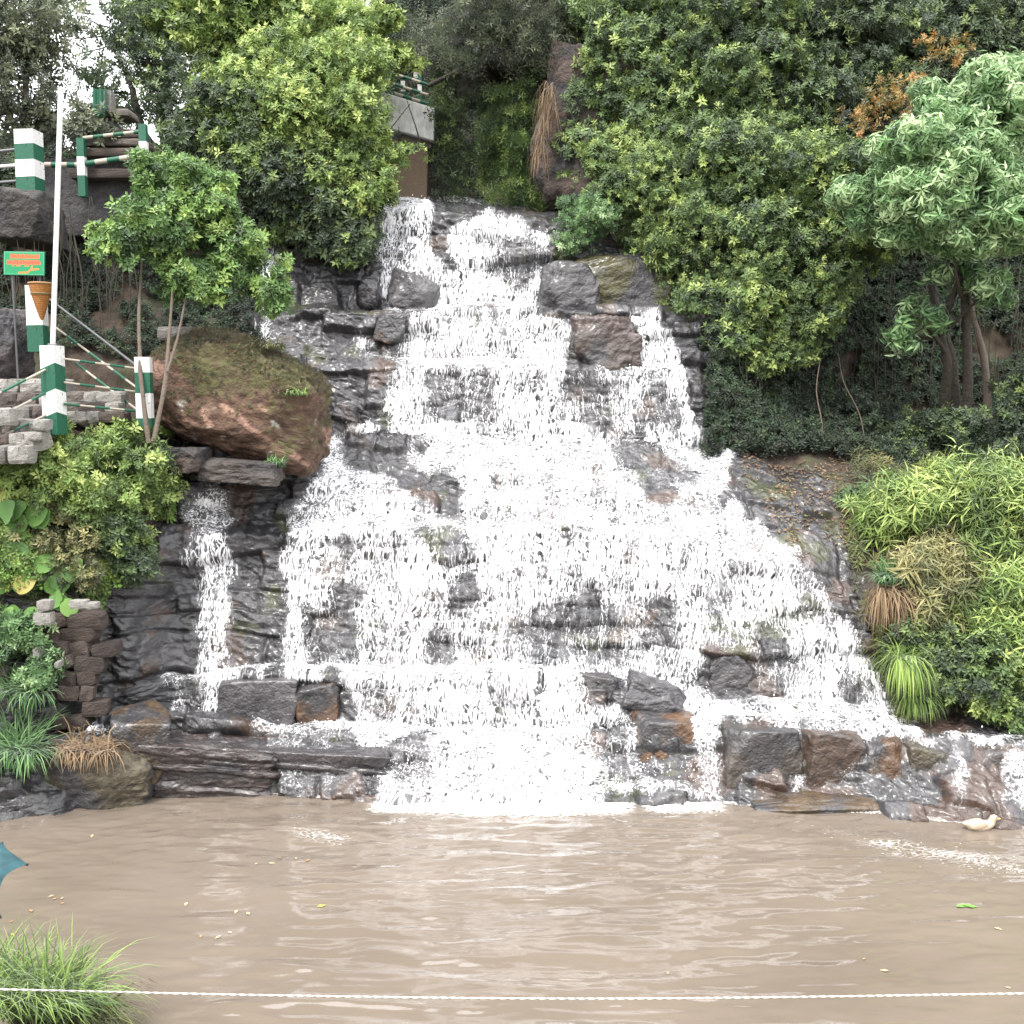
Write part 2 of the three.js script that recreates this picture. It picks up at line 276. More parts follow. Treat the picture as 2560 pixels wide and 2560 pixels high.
// ---------------------------------------------------------------- the falls: foam on its own sheet just off the rock
// streams and bare places as outlines in the photograph's pixels; strength of the water inside each
const STREAMS = [
  [0.85, 620, 540, 690, 530, 712, 600, 700, 700, 668, 870, 630, 870, 640, 700, 612, 620], [0.36, 690, 540, 780, 540, 775, 640, 870, 700, 920, 760, 860, 760, 760, 680, 700, 620],
  [0.95, 915, 498, 1080, 500, 1075, 545, 915, 545], [0.9, 930, 540, 1078, 540, 1110, 640, 1180, 780, 960, 780, 950, 690, 920, 640],
  [1, 1130, 555, 1300, 540, 1375, 605, 1394, 690, 1360, 745, 1335, 778, 1090, 778, 1050, 700, 1120, 655], [0.5, 1220, 535, 1320, 535, 1320, 600, 1220, 600],
  [0.6, 930, 695, 1060, 690, 1100, 775, 980, 775], [1, 1120, 690, 1260, 680, 1340, 775, 1130, 775],
  [0.9, 1010, 800, 1120, 788, 1420, 784, 1445, 845, 1410, 900, 1425, 1095, 970, 1095, 965, 990, 1000, 900], [0.35, 960, 785, 1110, 785, 1040, 860, 960, 850],
  [0.82, 1555, 800, 1640, 780, 1665, 830, 1712, 900, 1738, 1000, 1745, 1115, 1410, 1110, 1420, 935, 1540, 925], [1, 1560, 790, 1650, 785, 1690, 870, 1570, 890], [1, 1680, 880, 1715, 900, 1745, 1110, 1700, 1110],
  [0.3, 890, 830, 940, 800, 1000, 860, 1000, 1095, 820, 1095, 860, 1000], [0.75, 880, 840, 925, 845, 915, 880, 885, 880],
  [1, 830, 1072, 1500, 1072, 1500, 1100, 830, 1098], [0.88, 800, 1085, 1745, 1080, 1860, 1120, 1830, 1210, 1800, 1270, 1820, 1345, 730, 1345, 790, 1150],
  [0.8, 730, 1290, 1830, 1260, 1890, 1300, 1990, 1400, 2110, 1550, 2240, 1730, 2310, 1840, 1760, 1805, 1580, 1705, 1100, 1695, 700, 1695, 700, 1340],
  [0.95, 1830, 1290, 1900, 1320, 2020, 1470, 2130, 1640, 2250, 1800, 2140, 1790, 2040, 1640, 1940, 1480, 1840, 1360], [0.9, 1040, 1310, 1560, 1290, 1880, 1380, 1800, 1440, 1300, 1450, 1000, 1480],
  [0.75, 435, 1215, 575, 1220, 580, 1400, 598, 1695, 420, 1700, 490, 1660, 468, 1400], [0.95, 510, 1330, 560, 1340, 568, 1690, 530, 1690], [0.4, 400, 1680, 600, 1680, 600, 1800, 400, 1790], [0.85, 520, 1690, 570, 1690, 570, 1800, 500, 1800],
  [0.9, 712, 1340, 765, 1335, 760, 1690, 715, 1690], [0.95, 800, 1140, 900, 1160, 960, 1330, 820, 1330], [0.8, 720, 1500, 800, 1500, 800, 1520, 720, 1520],
  [0.97, 420, 1674, 1200, 1674, 1560, 1690, 1600, 1712, 1200, 1705, 420, 1696], [0.9, 620, 1800, 880, 1790, 1050, 1835, 1050, 1858, 840, 1822, 620, 1818],
  [0.9, 880, 1690, 1570, 1705, 1560, 1790, 1740, 1985, 1480, 2000, 1400, 2030, 960, 2020, 890, 1840], [1, 1150, 1860, 1470, 1860, 1500, 2030, 1050, 2030], [0.92, 1735, 1765, 1790, 1780, 1812, 2010, 1735, 2010],
  [0.95, 1600, 1690, 1760, 1760, 1900, 1795, 2310, 1832, 2580, 1846, 2700, 1850, 2700, 1866, 2310, 1852, 1900, 1815, 1730, 1800], [0.75, 1975, 1815, 2000, 1820, 2005, 1985, 1975, 1985], [0.6, 2030, 1825, 2075, 1825, 2070, 1900, 2040, 1910], [0.85, 2380, 1865, 2412, 1865, 2405, 2030, 2375, 2030], [0.85, 2510, 1865, 2620, 1865, 2620, 2020, 2500, 2020], [0.3, 1800, 1815, 2350, 1850, 2340, 1990, 1820, 1970],
  [0.85, 205, 1795, 262, 1805, 300, 1850, 250, 1850, 205, 1825], [0.45, 620, 1815, 1000, 1830, 1000, 2000, 560, 1990], [0.16, 780, 1000, 850, 940, 860, 1090, 800, 1090], [0.5, 1900, 1340, 2000, 1380, 2110, 1540, 2180, 1640, 2100, 1600, 1980, 1450],
];
const BARE = [ // [how much water is left, outline]
  [0.3, 1235, 600, 1330, 590, 1370, 660, 1340, 740, 1260, 730, 1230, 660], [0.0, 1078, 530, 1130, 540, 1125, 640, 1160, 680, 1120, 690, 1075, 600], [0.12, 985, 690, 1060, 690, 1085, 770, 990, 770], [0.1, 900, 690, 940, 690, 945, 750, 905, 745],
  [0.45, 1080, 930, 1230, 925, 1250, 1060, 1150, 1075, 1050, 1050], [0.2, 1225, 785, 1265, 790, 1275, 850, 1235, 850], [0.0, 1440, 800, 1555, 795, 1590, 850, 1560, 925, 1470, 920, 1425, 870], [0.5, 1640, 960, 1680, 960, 1690, 1080, 1600, 1080, 1580, 980], [0.4, 1430, 950, 1540, 950, 1540, 1080, 1420, 1070],
  [0.05, 850, 1092, 1000, 1098, 1070, 1120, 1000, 1160, 930, 1180, 870, 1140], [0.04, 965, 1165, 1080, 1170, 1165, 1200, 1140, 1260, 1160, 1320, 1080, 1290, 1010, 1230], [0.2, 1490, 1070, 1580, 1085, 1660, 1140, 1760, 1175, 1680, 1240, 1640, 1270, 1560, 1180], [0.25, 1620, 1225, 1690, 1215, 1680, 1270, 1610, 1265],
  [0.35, 1060, 1330, 1180, 1340, 1200, 1400, 1080, 1410], [0.3, 1120, 1440, 1180, 1440, 1200, 1520, 1120, 1520], [0.25, 820, 1340, 900, 1345, 890, 1400, 830, 1390], [0.3, 840, 1460, 900, 1470, 890, 1670, 790, 1670, 800, 1560], [0.25, 775, 1520, 800, 1520, 790, 1680, 765, 1680], [0.45, 1050, 1570, 1130, 1570, 1140, 1670, 1060, 1670],
  [0.5, 1290, 1520, 1400, 1500, 1480, 1470, 1550, 1520, 1560, 1660, 1300, 1660], [0.35, 1600, 1500, 1690, 1490, 1700, 1600, 1620, 1640], [0.25, 1770, 1530, 1810, 1540, 1850, 1600, 1780, 1620], [0.06, 1745, 1630, 1830, 1625, 1890, 1640, 1880, 1740, 1790, 1750, 1745, 1720], [0.3, 1860, 1560, 1930, 1560, 1990, 1680, 1960, 1770, 1890, 1700], [0.3, 2100, 1640, 2170, 1700, 2190, 1780, 2110, 1760], [0.4, 1960, 1420, 2000, 1450, 2080, 1560, 2010, 1540],
  [0.0, 1572, 1705, 1640, 1712, 1690, 1760, 1735, 1800, 1738, 1960, 1620, 1960, 1600, 1860, 1560, 1790], [0.02, 1470, 1690, 1550, 1700, 1545, 1765, 1475, 1765], [0.3, 960, 1850, 1060, 1850, 1100, 1940, 1060, 1970, 970, 1960], [0.45, 910, 1690, 970, 1690, 985, 1800, 920, 1800], [0.5, 1070, 1760, 1130, 1760, 1130, 1820, 1060, 1820], [0.35, 1480, 1800, 1560, 1790, 1600, 1960, 1500, 1960],
  [0, 560, 1700, 745, 1700, 745, 1795, 560, 1795], [0.25, 745, 1700, 850, 1705, 840, 1795, 750, 1795],
];
const inside = (p, x, y) => { let r = false; for (let i = 1, j = p.length - 2; i < p.length; j = i, i += 2) if ((p[i + 1] > y) !== (p[j + 1] > y) && x < (p[j] - p[i]) * (y - p[i + 1]) / (p[j + 1] - p[i + 1]) + p[i]) r = !r; return r; };
const RW = 340, RH = 260, CELL = 8, RX0 = 60, RY0 = 480;
let WET = new Float32Array(RW * RH);
{
  for (let j = 0; j < RH; j++) for (let i = 0; i < RW; i++) {
    const bx = RX0 + i * CELL, by = RY0 + j * CELL, x = bx + 26 * n2(bx * 0.016, by * 0.016) + 13 * n2(bx * 0.06, by * 0.045), y = by + 24 * n2(bx * 0.02 + 40, by * 0.02) + 12 * n2(bx * 0.06 + 4, by * 0.06);
    let d = 0;
    for (const s of STREAMS) if (s[0] > d && inside(s, x, y)) d = s[0];
    if (d) for (const s of BARE) if (inside(s, x, y)) d *= s[0] < 0.19 ? s[0] : 0.38 + 0.5 * s[0];
    WET[j * RW + i] = d;
  }
  for (let pass = 0; pass < 3; pass++) {
    const b = WET.slice();
    for (let j = 1; j < RH - 1; j++) for (let i = 1; i < RW - 1; i++) { const k = j * RW + i; WET[k] = b[k] * 0.4 + 0.15 * (b[k - 1] + b[k + 1] + b[k - RW] + b[k + RW]); }
  }
}
function wetAt(px, py) {
  const x = (px - RX0) / CELL, y = (py - RY0) / CELL, i = Math.floor(x), j = Math.floor(y);
  if (i < 0 || j < 0 || i >= RW - 1 || j >= RH - 1) return 0;
  const u = x - i, v = y - j, k = j * RW + i;
  return lerp(lerp(WET[k], WET[k + 1], u), lerp(WET[k + RW], WET[k + RW + 1], u), v);
}
const steepRow = []; // 1 on faces, 0 on treads
for (let k = 0; k < NK - 1; k++) steepRow.push(Math.abs(mid[k + 1][0] - mid[k][0]) / (arc[k + 1] - arc[k]));
const WX0 = -7.9, WX1 = 7.9, TS = 2048;
const foamAlpha = (() => {
  const d = new Uint8Array(TS * TS * 4), rowOf = [];
  for (let j = 0; j < TS; j++) { const s = (j + 0.5) / TS * ARC; let k = 0; while (k < NK - 2 && s > arc[k + 1]) k++; rowOf.push(k + clamp((s - arc[k]) / (arc[k + 1] - arc[k]), 0, 0.999999)); }
  for (let j = 0; j < TS; j++) {
    const r = rowOf[j], s = (j + 0.5) / TS * ARC, steep = smoothstep(steepRow[Math.floor(r)], 0.45, 0.85);
    for (let i = 0; i < TS; i++) {
      const X = lerp(WX0, WX1, (i + 0.5) / TS), ci = clamp((X - XMIN) / (XMAX - XMIN) * (NX - 1), 0, NX - 2), i0 = Math.floor(ci), a = base(i0, r), b = base(i0 + 1, r), u = ci - i0;
      const [px, py] = project(X, lerp(a[0], b[0], u), lerp(a[1], b[1], u));
      let D = wetAt(px, py), al = 0;
      if (D > 0.02) {
        const D0 = D, wx = X + 0.1 * n2(X * 1.6, s * 1.1) + 0.02 * n2(X * 7, s * 5), ws = s + 0.08 * n2(X * 2.3 + 9, s * 2);
        D = D * 0.88 + 0.035 + 0.24 * n2(X * 2.3, s * 1.7) + 0.2 * lerp(n2(wx * 5, ws * 6), n2(wx * 6.5, ws * 1.2), steep);
        const r2 = 1 - 2.1 * Math.abs(n2(wx * 17 + 5, ws * 3.4)), r3 = 1 - 2 * Math.abs(n2(wx * 37, ws * 8 + 3)), r4 = 1 - 2 * Math.abs(n2(wx * 58, ws * 22 + 8));
        const q2 = 1 - 2.1 * Math.abs(n2(wx * 15 + 3, ws * 20)), q3 = 1 - 2 * Math.abs(n2(wx * 32, ws * 38));
        const face = Math.max(r2 * 0.85 + r4 * 0.15, r3 * 0.8 + r4 * 0.12), slope = Math.max(q2 * 0.85 + r4 * 0.15, q3 * 0.8);
        const v = lerp(slope, face, steep), th = 1.1 - 0.74 * D;
        const film = clamp(D0 * 1.25 - 0.2, 0, 1) * (0.03 + 0.14 * smoothstep(lerp(n2(wx * 9, ws * 12), n2(wx * 17 + 2, ws * 1.1), steep), -0.2, 0.6)); // thin veils between the strands
        al = Math.max(smoothstep(v, th - 0.05, th + 0.33) ** 1.5, film);
      }
      d.set([al * 255, al * 255, al * 255, 255], (j * TS + i) * 4);
    }
  }
  const t = new THREE.DataTexture(d, TS, TS);
  t.magFilter = THREE.LinearFilter; t.needsUpdate = true;
  return t;
})();
const foamMaterial = new THREE.MeshStandardMaterial({ color: rgb(0.8, 0.8, 0.815), roughness: 0.55, alphaMap: foamAlpha, transparent: true, side: THREE.DoubleSide });
{
  const falls = thing('waterfall', 'white foaming waterfall dropping in tiers down the dark rock into the brown pool', 'waterfall');
  // the five drops, from the pool upwards, as parts
  const cuts = [['plunge_cascade', 0, 4], ['broad_cascade', 4, 8], ['sloping_rapids', 8, 10], ['middle_curtain', 10, 13], ['top_cascade', 13, NK - 1]];
  const Q = new Float32Array(NX * NY * 3), wet = new Float32Array(NX * NY);
  for (let v = 0; v < NX * NY; v++) wet[v] = wetAt(PX[v * 2], PX[v * 2 + 1]);
  for (let j = 0; j < NY; j++) for (let i = 0; i < NX; i++) {
    const v = j * NX + i, x = P[v * 3], y = P[v * 3 + 1], z = P[v * 3 + 2];
    let sx = 0, sy = 0, sz = 0, n = 0; // water rounds off the edges it runs over
    for (let b = -3; b <= 3; b++) for (let a = -3; a <= 3; a += 3) { const jj = clamp(j + b, 0, NY - 1), ii = clamp(i + a, 0, NX - 1), k = (jj * NX + ii) * 3; sx += P[k]; sy += P[k + 1]; sz += P[k + 2]; n++; }
    const w = wet[v], off = 0.022 + 0.05 * w + 0.03 * w * n3(x * 8, y * 3, z * 3) + 0.02 * w * n3(x * 21, y * 9, z * 9), m = 0.6 * smoothstep(w, 0.3, 0.9);
    Q.set([lerp(x, sx / n, m) + NORMAL[v * 3] * off, lerp(y, sy / n, m) + NORMAL[v * 3 + 1] * off, lerp(z, sz / n, m) + NORMAL[v * 3 + 2] * off], v * 3);
  }
  for (const [name, r0, r1] of cuts) {
    const idx = [], use = new Map(), pos = [], uv = [];
    const vert = (v) => { if (!use.has(v)) { use.set(v, pos.length / 3); pos.push(Q[v * 3], Q[v * 3 + 1], Q[v * 3 + 2]); uv.push((lerp(XMIN, XMAX, v % NX / (NX - 1)) - WX0) / (WX1 - WX0), arcAt(rows[Math.floor(v / NX)]) / ARC); } return use.get(v); };
    for (let j = 0; j < NY - 1; j++) if (rows[j] >= r0 - 1e-9 && rows[j] < r1) for (let i = 0; i < NX - 1; i++) {
      const v = j * NX + i, X = lerp(XMIN, XMAX, i / (NX - 1));
      if (X < WX0 || X > WX1 - 0.05 || Math.max(wet[v], wet[v + 1], wet[v + NX], wet[v + NX + 1]) < 0.02) continue;
      idx.push(vert(v), vert(v + 1), vert(v + NX), vert(v + 1), vert(v + NX + 1), vert(v + NX));
    }
    const g = new THREE.BufferGeometry();
    g.setAttribute('position', new THREE.Float32BufferAttribute(pos, 3)); g.setAttribute('uv', new THREE.Float32BufferAttribute(uv, 2)); g.setIndex(idx); g.computeVertexNormals();
    mesh(name, g, foamMaterial, falls);
  }
}

// ---------------------------------------------------------------- ground, pool, near bank
structure('ground', new THREE.PlaneGeometry(300, 300).rotateX(-Math.PI / 2).translate(0, -1.1, 40), standard(rgb(0.1, 0.08, 0.05), 0.95));
function ripple(x, z) {
  const dx = x * 0.55, r = Math.hypot(dx - 0.2, z + 3), a = Math.atan2(dx - 0.2, z + 3), near = smoothstep(-z, -7, 1), w = 0.6 * n2(x * 0.35, z * 0.5);
  const side = 1 - 0.55 * smoothstep(Math.abs(x - 0.8), 3, 6.5);
  let h = 0.022 * n2(a * 9 + w, r * 1.9 + w) + 0.018 * n2(a * 14 + 3, r * 3.7 + w) + 0.008 * n2(x * 2.6, z * 8 + w);
  h = h * side + 0.004 * n2(x * 1.3, z * 2.2) + near * (0.014 * n2(x * 2.4, z * 4.5 + 7) + 0.008 * n2(x * 6, z * 9));
  return h;
}
const muddy = new THREE.MeshPhysicalMaterial({ vertexColors: true, roughness: 0.05, ior: 1.62, bumpMap: GRAIN, bumpScale: 0.0015, side: THREE.DoubleSide });
structure('pool_water', grid(420, 360, (i, j) => { const x = lerp(-10.5, 10.5, i / 419), z = lerp(-1.2, 9.5, j / 359); return [x, ripple(x, z), z]; },
  (i, j, x, y, z) => { const k = fbm3(x * 0.5, 1, z * 0.7, 4); return mixc([0.122, 0.099, 0.078], [0.15, 0.122, 0.097], clamp(0.5 + k * 1.4, 0, 1)); }, (i, j, x, y, z) => [x * 0.5, z * 0.9]), muddy);
structure('near_bank', grid(120, 60, (i, j) => {
  const x = lerp(-12, 12, i / 119), z = lerp(5.2, 20, j / 59), shore = 7.4 - 1.15 * smoothstep(-x, 2.4, 3.6);
  return [x, (z < shore ? (z - shore) * 0.6 : (z - shore) * 0.5) - 0.02 + 0.08 * n2(x * 1.2, z * 1.2), z];
}, (i, j, x, y, z) => mixc([0.05, 0.045, 0.025], [0.08, 0.09, 0.035], clamp(0.5 + n2(x * 2, z * 2), 0, 1))), standard(0xffffff, 0.95, { vertexColors: true }));

// foam lying on the pool at the foot of the falls, torn into patches
{
  const FS = 1024, fx0 = -5.5, fx1 = 7.5, fz0 = -0.6, fz1 = 3.8, d = new Uint8Array(FS * FS * 4);
  const bands = [[-1.9, 1.6, 0.3, 1.1], [2.0, 2.9, 0.25, 0.85], [-4.2, -2.0, 0.05, 0.3], [2.9, 7, 0.03, 0.28]];
  for (let j = 0; j < FS; j++) for (let i = 0; i < FS; i++) {
    const x = lerp(fx0, fx1, (i + 0.5) / FS), z = lerp(fz0, fz1, (j + 0.5) / FS), px = 1280 + x * F / 15.6, shore = onLevel(px, along(WATERLINE, px)).z, away = z - shore;
    let s = 0;
    for (const [a, b, reach, k] of bands) s = Math.max(s, k * smoothstep(x, a - 0.3, a + 0.2) * smoothstep(-x, -b - 0.3, -b + 0.2) * (1 - smoothstep(away, reach * 0.3, reach * 2.4)));
    const fleck = 0.2 * Math.exp(-(((x + 2.6) / 0.6) ** 2) - (((z - 1.75 - (x + 2.6) * 0.25) / 0.36) ** 2)) + 0.09 * Math.exp(-(((z - 1.3 - (x - 3.4) * 0.55) / 0.3) ** 2)) * smoothstep(x, 2.6, 3.6) + 0.12 * Math.exp(-(((z - 2.2 - (x - 5) * 0.4) / 0.5) ** 2)) * smoothstep(x, 4.1, 5);
    const wx = x + 0.1 * n2(x * 2, z * 3), v = Math.max(1 - 2.2 * Math.abs(n2(wx * 5, z * 10)), 1 - 2.2 * Math.abs(n2(wx * 11 + 4, z * 22)), 0.45 + 0.8 * n2(wx * 26, z * 40)), D = s + fleck + 0.1 * n2(x * 1.5, z * 3);
    const al = s + fleck < 0.03 ? 0 : Math.max(smoothstep(v, 1.16 - 1.05 * D - 0.12, 1.16 - 1.05 * D + 0.12), s * 0.5 * smoothstep(n2(wx * 6, z * 12), -0.3, 0.5));
    d.set([al * 255, al * 255, al * 255, 255], (j * FS + i) * 4);
  }
  const t = new THREE.DataTexture(d, FS, FS); t.magFilter = THREE.LinearFilter; t.needsUpdate = true;
  const g = grid(220, 110, (i, j) => { const x = lerp(fx0, fx1, i / 219), z = lerp(fz0, fz1, j / 109); return [x, ripple(x, z) + 0.012, z]; }, null, (i, j) => [i / 219, j / 109]);
  const foam = mesh('pool_foam', g, new THREE.MeshStandardMaterial({ color: rgb(0.8, 0.76, 0.7), roughness: 0.6, alphaMap: t, transparent: true, side: THREE.DoubleSide }), scene);
  foam.userData = { kind: 'stuff', label: 'torn white foam floating on the pool below the falls', category: 'foam' };
}
// droplets thrown up where the water lands
{
  const r = rng(5), spots = [[-1.8, 1.5, 0, 0.1, 2600], [1.9, 2.9, 0, 0.1, 500]], list = [];
  for (const [a, b, y, z, n] of spots) for (let k = 0; k < n; k++) { const x = lerp(a, b, r()); list.push([x, y + r() ** 2.2 * 0.5, z + (r() - 0.4) * 0.5, 0.004 + 0.009 * r() ** 2]); }
  for (let k = 0; k < 9000; k++) { // along the lips of the steps
    const v = Math.floor(r() * NX * NY), w = wetAt(PX[v * 2], PX[v * 2 + 1]);
    if (w < 0.5 || r() > w * 0.8) continue;
    const o = 0.05 + 0.14 * r() ** 2; list.push([P[v * 3] + NORMAL[v * 3] * o, P[v * 3 + 1] + NORMAL[v * 3 + 1] * o, P[v * 3 + 2] + NORMAL[v * 3 + 2] * o, 0.004 + 0.008 * r() ** 2]);
  }
  const m = shadow(new THREE.InstancedMesh(new THREE.IcosahedronGeometry(1, 0), standard(rgb(0.88, 0.88, 0.88), 0.4), list.length)), M = new THREE.Matrix4();
  list.forEach(([x, y, z, s], k) => m.setMatrixAt(k, M.makeScale(s, s * 1.5, s).setPosition(x, y, z)));
  m.name = 'spray_droplets'; m.userData = { kind: 'stuff', label: 'fine white droplets of spray thrown off the falls', category: 'spray' }; scene.add(m);
}

// ---------------------------------------------------------------- separate rocks
function rockGeometry(seed, sx, sy, sz, { power = 5, rough = 0.12, detail = 34, tint, cap, strata = 0.25 } = {}) {
  const g = new THREE.BoxGeometry(2, 2, 2, detail, detail, detail), p = g.attributes.position, col = new Float32Array(p.count * 3), o = seed * 13.7, rr = rng(seed + 11);
  const planes = [[1, 0, 0], [-1, 0, 0], [0, 1, 0], [0, -1, 0], [0, 0, 1], [0, 0, -1]].map((q) => { const v = new THREE.Vector3(...q).add(new THREE.Vector3(rr() - 0.5, rr() - 0.5, rr() - 0.5).multiplyScalar(0.3)).normalize(); return [v.x, v.y, v.z, 0.96 + 0.06 * rr()]; });
  for (let k = 0; k < (power > 6 ? 9 : 16); k++) { const v = new THREE.Vector3(rr() - 0.5, rr() - 0.5, rr() - 0.5).normalize(); planes.push([v.x, v.y, v.z, (power > 6 ? 1.22 : power > 4 ? 1.08 : 0.98) + 0.16 * rr()]); }
  for (let k = 0; k < p.count; k++) {
    let x = p.getX(k), y = p.getY(k), z = p.getZ(k);
    const l = Math.hypot(x, y, z); x /= l; y /= l; z /= l;
    let f = 0; // a body cut by planes: six sides and some broken corners
    for (const q of planes) { const t = (q[0] * x + q[1] * y + q[2] * z) / q[3]; if (t > 0) f += t ** 34; }
    const R = f ** (-1 / 34); x *= R; y *= R; z *= R;
    const n = 1 + rough * (0.7 * n3(x * 1.2 + o, y * 1.2, z * 1.2) + 0.35 * n3(x * 2.7 + o, y * 2.7, z * 2.7) + 0.55 * fbm3(x * 5 + o, y * 5, z * 5, 4) + 0.07 * (1 - 3 * Math.abs(n3(x * 7 + o, y * 9, z * 7))) + strata * (hash(Math.floor((y * sy + 0.05 * n3(x * 2, y, z * 2 + o)) / 0.075), seed) - 0.5) * Math.min(1, 0.4 / sy)) - rough * 1.5 * Math.max(0, 0.07 - Math.abs(n3(x * 1.6 + o, y * 2.4, z * 1.6)));
    const X = x * n * sx, Y = y * n * sy, Z = z * n * sz;
    p.setXYZ(k, X, Y, Z);
    const gr = fbm3(X * 7 + o, Y * 8, Z * 7, 3), pa = n3(X * 1.8 + o, Y * 1.8, Z * 1.8);
    let c = mixc([0.03, 0.028, 0.03], [0.085, 0.079, 0.084], clamp(0.5 + gr * 1.4, 0, 1));
    if (tint) c = mixc(c, mixc(tint.map((t) => t * 0.7), tint.map((t) => t * 0.28), clamp(0.5 + gr * 1.6, 0, 1)), smoothstep(pa + gr * 0.5, -0.35, 0.1));
    if (cap) c = cap(c, X, Y, Z, x, y, z, gr, pa);
    col.set(deep(c), k * 3);
  }
  for (let k = 0, U = g.attributes.uv, N = g.attributes.normal; k < p.count; k++) { const ax = Math.abs(N.getX(k)) > 0.5, ay = Math.abs(N.getY(k)) > 0.5; U.setXY(k, (ax ? p.getZ(k) : p.getX(k)) * 1.7, (ay ? p.getZ(k) : p.getY(k)) * 1.7); }
  g.setAttribute('color', new THREE.BufferAttribute(col, 3));
  g.computeVertexNormals();
  // smooth over the seams of the box
  const N = g.attributes.normal, at = new Map();
  for (let k = 0; k < p.count; k++) { const q = [p.getX(k), p.getY(k), p.getZ(k)].map((v) => Math.round(v * 2000)).join(); if (!at.has(q)) at.set(q, []); at.get(q).push(k); }
  for (const ks of at.values()) if (ks.length > 1) { const s = new THREE.Vector3(); for (const k of ks) s.add(new THREE.Vector3().fromBufferAttribute(N, k)); s.normalize(); for (const k of ks) N.setXYZ(k, s.x, s.y, s.z); }
  return g;
}
const dryRock = new THREE.MeshStandardMaterial({ vertexColors: true, roughness: 0.8, bumpMap: GRAIN, bumpScale: 0.05 });
const wetBlock = new THREE.MeshPhysicalMaterial({ vertexColors: true, roughness: 0.42, clearcoat: 0.4, clearcoatRoughness: 0.22, bumpMap: GRAIN, bumpScale: 0.04 });
function rock(name, label, [x0, y0, x1, y1], z, depth, o = {}) { // outline in the photograph, distance of its middle, half depth
  const c = W((x0 + x1) / 2, (y0 + y1) / 2, z), s = perPx(z) / 2;
  const g = rockGeometry(o.seed ?? x0, (x1 - x0) * s, (y1 - y0) * s, depth, o), m = shadow(new THREE.Mesh(g, o.dry ? dryRock : wetBlock));
  m.position.copy(c); m.rotation.set(o.rx ?? 0, o.ry ?? 0, o.rz ?? 0);
  return thing(name, label, 'rock', o.group, m);
}
const RUST = [0.24, 0.13, 0.07], GREY = [0.2, 0.185, 0.19];
rock('rock_block', 'square dark wet block with cracked face on the ledge beside the leftmost fall', [556, 1683, 742, 1812], -1.15, 0.42, { power: 9, rough: 0.06, tint: [0.2, 0.18, 0.19], rz: -0.03 });
rock('rock_block', 'wet block streaked brown right next to the square dark cracked block', [746, 1690, 858, 1814], -1.15, 0.4, { power: 8, rough: 0.07, tint: RUST, rz: 0.05 });
rock('rock_block', 'dark wedge shaped rock between white streams above the rust brown block', [1556, 1700, 1722, 1800], -0.95, 0.4, { power: 3, rough: 0.14, rz: -0.28 });
rock('rock_block', 'big rust brown block standing in the pool between two white streams', [1574, 1775, 1738, 1985], -0.5, 0.45, { power: 8, rough: 0.09, tint: [0.28, 0.14, 0.06] });
rock('rock_block', 'small grey stone islet high between streams, beside the dark wedge rock', [1468, 1688, 1552, 1780], -1.1, 0.25, { power: 6, rough: 0.1, tint: GREY });
rock('rock_block', 'rounded dark rock ringed by white trickles, low in the broad fall', [1744, 1622, 1890, 1766], -1.6, 0.32, { power: 5, rough: 0.1, tint: GREY });
rock('rock_block', 'knobbly dark brown rock jutting out beside the middle curtain of water', [1435, 796, 1590, 935], -5.55, 0.4, { power: 5, rough: 0.2, tint: [0.15, 0.1, 0.085] });
rock('rock_block', 'smooth grey dome rock lapped by the top fall', [975, 692, 1096, 800], -7.15, 0.45, { power: 3, rough: 0.1, tint: GREY, rz: -0.25 });
rock('rock_block', 'small cracked rock just left of the smooth grey dome', [900, 700, 950, 775], -6.95, 0.3, { power: 5, rough: 0.14 });
rock('rock_block', 'rusty cube of rock poking out under the upper ledge', [942, 786, 1014, 862], -5.6, 0.3, { power: 8, rough: 0.12, tint: RUST, rz: -0.2 });
for (const [label, box, z, tint] of [
  ['dark block at the near end of the low ledge, next to the single white stream', [1800, 1806, 1992, 1990], 0.0, [0.16, 0.13, 0.11]],
  ['ledge block with a thin white trickle down its left edge', [1996, 1820, 2150, 2000], 0.1, [0.18, 0.12, 0.09]],
  ['rust stained ledge block below the bright green grass', [2154, 1836, 2240, 2010], 0.2, RUST],
  ['olive brown ledge block between two trickles near the duck', [2246, 1846, 2380, 2018], 0.25, [0.16, 0.13, 0.08]],
  ['ledge block beside the rightmost white fall', [2410, 1856, 2520, 2034], 0.35, [0.17, 0.14, 0.13]],
]) rock('ledge_block', label, box, z, 0.4, { power: 8, rough: 0.08, tint, group: 'blocks of the low ledge' });
rock('rock_shelf', 'low brown rock shelf along the waterline below the ledge blocks', [1870, 1972, 2340, 2052], 0.5, 0.45, { power: 5, rough: 0.12, tint: [0.2, 0.13, 0.07], detail: 34 });
rock('rock_shelf', 'layered grey rock shelf at the waterline behind the duck', [2330, 1996, 2640, 2088], 0.75, 0.45, { power: 4, rough: 0.12, tint: [0.26, 0.26, 0.27], detail: 34, rz: -0.03 });
rock('rock_slab', 'brown upright slab face at the foot of the leftmost fall', [285, 1776, 420, 1950], 0.12, 0.45, { power: 8, rough: 0.08, tint: [0.2, 0.13, 0.07], ry: 0.25 });
rock('rock_slab', 'long dark slab with wavy bands sloping into the pool', [340, 1838, 690, 1992], -0.08, 0.5, { power: 8, rough: 0.16, tint: [0.12, 0.09, 0.085], detail: 50, rz: -0.1, strata: 0.9 });
rock('rock_slab', 'low dark slab washed by foam next to the main plunge', [600, 1858, 960, 2000], -0.22, 0.4, { power: 8, rough: 0.15, tint: [0.12, 0.1, 0.105], detail: 50, rz: -0.06, strata: 0.9 });
